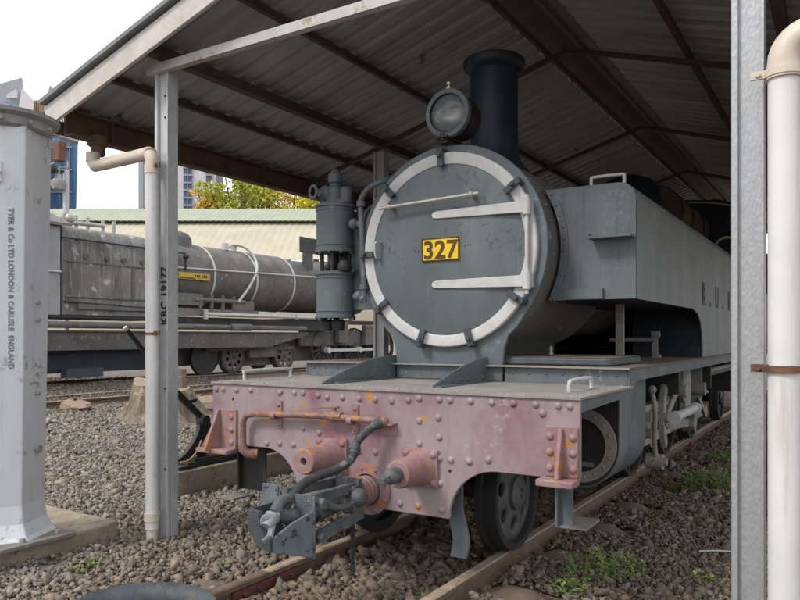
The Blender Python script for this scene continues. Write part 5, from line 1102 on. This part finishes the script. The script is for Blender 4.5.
# ================================================================== BACKGROUND BUILDINGS
RT = Vector((_c, _s, 0)); FW = Vector((-_s, _c, 0))
def L_(px, D): return Vector((CX, CY, 0))+FW*D+RT*((px-400)/F*D)
def zz(py, D): return CZ-(py-337)*D/F
def facade_box(m, px0, px1, y0, y1, D, depth):
    a, b = L_(px0, D), L_(px1, D); m.prism([(a.x, a.y, y0), (b.x, b.y, y0), (b.x, b.y, y1), (a.x, a.y, y1)], (FW+RT*((px1-400)/F))*depth)
def build_far():
    T = thing('long_shed', 'long low building with pale green ridge roof and beige lower roof', 'building', tuple(L_(180, 40)))
    px0, px1 = -140, 560
    def corr(name, mt, D0, z0, D1, z1, pitch, amp):
        amp *= .5
        m = MB(); a0, a1 = L_(px0, 40), L_(px1, 40); W = (a1-a0).length; n = int(W/pitch)*2; vs = []; fs = []
        for i in range(n+1):
            base = a0+(a1-a0).normalized()*(W*i/n); dz = amp*(i % 2)
            vs += [base+FW*(D0-40)+Vector((0, 0, z0+dz)), base+FW*(D1-40)+Vector((0, 0, z1+dz))]
        for i in range(n): fs.append((2*i, 2*i+2, 2*i+3, 2*i+1))
        m.add(vs, fs); o = m.build(name, mt, T, smooth=0); s_ = o.modifiers.new('t', 'SOLIDIFY'); s_.thickness = .03
    corr('upper_roof', 'roof_green', 39.5, zz(222, 40), 42.5, zz(209, 42.5), .3, .06)
    corr('back_roof', 'roof_green', 42.5, zz(209, 42.5), 46, zz(209, 42.5)-1, .4, .05)
    corr('lower_roof', 'roof_beige', 35.2, 5.1, 39.9, zz(224, 40), .38, .05)
    m = MB(); a, b = L_(px0, 40), L_(px1, 40)
    m.prism([a+FW*-.1+Vector((0, 0, zz(226, 40))), b+FW*-.1+Vector((0, 0, zz(226, 40))), b+FW*-.1+Vector((0, 0, zz(222.5, 40))), a+FW*-.1+Vector((0, 0, zz(222.5, 40)))], FW*.1); m.build('gutter', 'gap_dark', T)
    m = MB(); m.prism([a-FW*4.6+Vector((0, 0, -.5)), b-FW*4.6+Vector((0, 0, -.5)), b-FW*4.6+Vector((0, 0, 5.05)), a-FW*4.6+Vector((0, 0, 5.05))], FW*9); m.build('wall', 'roof_beige', T)
    # white tower with window strips
    D = 150
    T = thing('office_tower', 'white high rise tower with blue window strips behind the trees', 'building', tuple(L_(205, D)))
    m = MB(); facade_box(m, 176, 216, -1, zz(30, D), D, 18); m.build('tower_body', 'tower_white', T)
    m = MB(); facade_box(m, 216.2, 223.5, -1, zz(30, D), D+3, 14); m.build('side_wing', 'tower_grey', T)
    for x0, x1 in ((183.5, 192), (206, 212)):
        m = MB(); facade_box(m, x0, x1, 2, zz(35, D), D-.25, .3); w_ = m.build('window_strip', 'window_dark', T)
        m = MB()
        z = zz(214, D)
        while z < zz(60, D): facade_box(m, x0-.15, x1+.15, z, z+.35, D-.45, .2); z += 1.55
        for f in (.5,): facade_box(m, x0+(x1-x0)*f-.2, x0+(x1-x0)*f+.2, 2, zz(35, D), D-.45, .2)
        m.build('window_bars', 'tower_grey', w_)
    D = 170
    T = thing('slab_tower', 'grey white slab tower partly hidden by the left downpipe', 'building', tuple(L_(150, D)))
    m = MB(); facade_box(m, 138.5, 158, -1, zz(60, D), D, 14); m.build('tower_body', 'tower_white', T)
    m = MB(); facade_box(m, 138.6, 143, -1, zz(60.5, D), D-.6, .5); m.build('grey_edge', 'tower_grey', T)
    # blue glass block
    D = 130
    T = thing('glass_building', 'blue glass office block rising behind the silver column', 'building', tuple(L_(60, D)))
    m = MB(); a, b = L_(30, D), L_(72, D); c2 = L_(78, D)
    m.prism([(a.x, a.y, -1), (b.x, b.y, -1), (c2.x, c2.y, zz(138, D)), (a.x, a.y, zz(133, D))], (FW+RT*((78-400)/F))*14); m.build('glass_wall', 'glass_blue', T)
    m = MB()
    for k in range(5): facade_box(m, 31+k*9.5, 31.5+k*9.5, 0, zz(142, D), D-.3, .28)
    for k in range(9): facade_box(m, 30, 72, 3+k*4, 3.25+k*4, D-.3, .28)
    m.build('mullions', 'tower_grey', T)
    # angular building with fins
    D = 112
    T = thing('finned_building', 'angular grey building top with pointed fins and wooden louvres at upper left', 'building', tuple(L_(10, D)))
    def poly(pts, d, nm, mt, DD=D):
        m = MB(); m.prism([tuple(L_(px, DD)+Vector((0, 0, zz(py, DD)))) for px, py in pts], (FW+RT*((pts[-1][0]-400)/F))*d); return m.build(nm, mt, T)
    poly([(-60, 350), (46, 350), (46, 112), (-60, 105)], 10, 'tower_body', 'tower_grey', D+4)
    poly([(-40, 95), (22, 77.5), (26, 106), (-40, 106)], 6, 'fin', 'fin_grey')
    poly([(6, 98), (7, 94), (16, 89), (17.5, 92), (17.5, 98)], .4, 'balustrade', 'white_paint', D-1)
    poly([(-40, 103), (16, 103), (16, 108), (-40, 108)], 1, 'glass_strip', 'glass_blue', D-1.6)
    poly([(22, 87.5), (34, 101), (34, 116), (17, 116)], 2, 'fin', 'tower_white', D-2)
    poly([(50, 85), (57, 93), (57, 112), (43, 112)], 2, 'fin', 'fin_grey', D-2)
    m = MB()
    for k in range(9):
        x = 26+k*2.2; a = L_(x, D+1); b2 = L_(x+1.1, D+1); m.prism([tuple(a+Vector((0, 0, zz(114, D)))), tuple(b2+Vector((0, 0, zz(114, D)))), tuple(b2+Vector((0, 0, zz(98, D)))), tuple(a+Vector((0, 0, zz(98, D))))], FW*.5)
    m.build('louvres', 'louvre', T)
    poly([(44, 116), (54, 106), (80, 134), (78, 142), (60, 136)], 2, 'roof_wing', 'fin_grey', D-3)
    m = MB()
    for k in range(7):
        x = 61+k*2.3; a = L_(x, D-4); b2 = L_(x+.9, D-4); t_ = 122+k*1.7; m.prism([tuple(a+Vector((0, 0, zz(t_+8, D)))), tuple(b2+Vector((0, 0, zz(t_+8.5, D)))), tuple(b2+Vector((0, 0, zz(t_, D)))), tuple(a+Vector((0, 0, zz(t_-.5, D))))], FW*.4)
    m.build('white_slats', 'white_paint', T)
mat('fin_grey', (.33, .34, .38), (.29, .3, .33), .1, .7, bump=0)
build_far()

def leafy_tree(px, D, top, w_, label, seed, cols, n=2600, name='autumn_tree', lsz=.15, group='trees behind the green roof', base=0):
    rr = np.random.default_rng(seed); b = L_(px, D); H = zz(top, D); T = thing(name, label, 'tree', (b.x, b.y, base), group)
    m = MB(); m.tube([(b.x, b.y, base-.2), (b.x, b.y, base+H*.35), (b.x+.2, b.y, base+H*.6)], [.35, .26, .15], 10)
    lobes = []
    for k in range(11):
        a = rr.uniform(0, 6.28); d = w_*rr.uniform(.15, .8); c_ = Vector((b.x+d*math.cos(a), b.y+d*math.sin(a), base+(H)*rr.uniform(.5, .9)))
        lobes.append((c_, w_*rr.uniform(.28, .5))); m.tube([(b.x, b.y, base+H*rr.uniform(.28, .45)), tuple(c_)], [.12, .04], 6)
    lobes.append((Vector((b.x, b.y, H-w_*.42)), w_*.42))
    m.build('trunk', 'bark_far', T)
    pos = []; 
    per = int(n*1.9)//len(lobes)
    for c_, r in lobes:
        v = rr.normal(0, 1, (per, 3)); v /= np.linalg.norm(v, axis=1)[:, None]; v *= (r*rr.uniform(.35, 1, (per, 1))**.6)*np.array([1.15, 1.15, .75]); p = v+np.array(c_); pos.append(p[p[:, 2] < H+.2])
    pos = np.concatenate(pos); k = len(pos)
    A = rr.normal(0, 1, (k, 3)); A /= np.linalg.norm(A, axis=1)[:, None]; Bv = np.cross(A, rr.normal(0, 1, (k, 3))); Bv /= np.linalg.norm(Bv, axis=1)[:, None]
    s_ = rr.uniform(.5, 1.3, (k, 1))*lsz; V = np.stack([pos-A*s_, pos+Bv*s_*.6, pos+A*s_, pos-Bv*s_*.6], 1).reshape(-1, 3)
    Fq = np.arange(4*k).reshape(k, 4); me = bpy.data.meshes.new('crown'); me.from_pydata(V.tolist(), [], Fq.tolist())
    ci = np.array(cols)[(rr.random(k)*len(cols)).astype(int)]*rr.uniform(.7, 1.3, (k, 1)); cc = np.repeat(np.concatenate([ci, np.ones((k, 1))], 1), 4, 0).astype(np.float32)
    at = me.color_attributes.new('col', 'FLOAT_COLOR', 'POINT'); at.data.foreach_set('color', cc.ravel()); me.materials.append(M['dry_leaf'])
    o = bpy.data.objects.new('crown', me); C.objects.link(o); adopt(o, T)
YL = [(.95, .72, .09), (.7, .62, .09), (.45, .48, .08)]; OR = [(.78, .52, .12), (.7, .42, .10), (.6, .50, .09)]; GR = [(.48, .52, .08), (.68, .62, .10), (.34, .38, .07)]
leafy_tree(214, 66, 194, 2.1, 'small orange tinged tree beside the white tower', 1, OR, 1600, base=4)
leafy_tree(240, 62, 187, 3.2, 'broad yellow green tree right of the white tower', 2, GR, 3200, base=3)
leafy_tree(262, 66, 185, 3.0, 'yellow and green tree in the middle of the row', 3, YL, 3000, base=3)
leafy_tree(288, 70, 190, 3.6, 'sparse golden tree near the air pump', 4, OR, 2200, base=3)
leafy_tree(316, 64, 194, 2.8, 'yellow tree partly hidden behind the air pump', 5, YL, 2600, base=3)
leafy_tree(350, 62, 192, 3.2, 'yellow green tree hidden mostly by the smokebox', 6, GR, 1800, base=3)
# greenery to the right and beyond the shed, seen in gaps
def side_tree(x, y, H, w_, label, seed):
    q = Vector((x-CX, y-CY, 0)); D = q.dot(FW); px = 400+F*q.dot(RT)/D; top = 337-F*(H-CZ)/D
    leafy_tree(px, D, top, w_, label, seed, GR, 2500, 'bushy_tree', .16, 'trees to the right of the shed')
side_tree(9.5, 9, 5, 2.2, 'bushy green tree right of the shed nearest the white pipe', 21)
side_tree(9, 17, 6, 2.6, 'bushy green tree farther back on the right of the shed', 22)
side_tree(3.5, 34, 7, 3.2, 'green tree beyond the far end of the shed', 23)
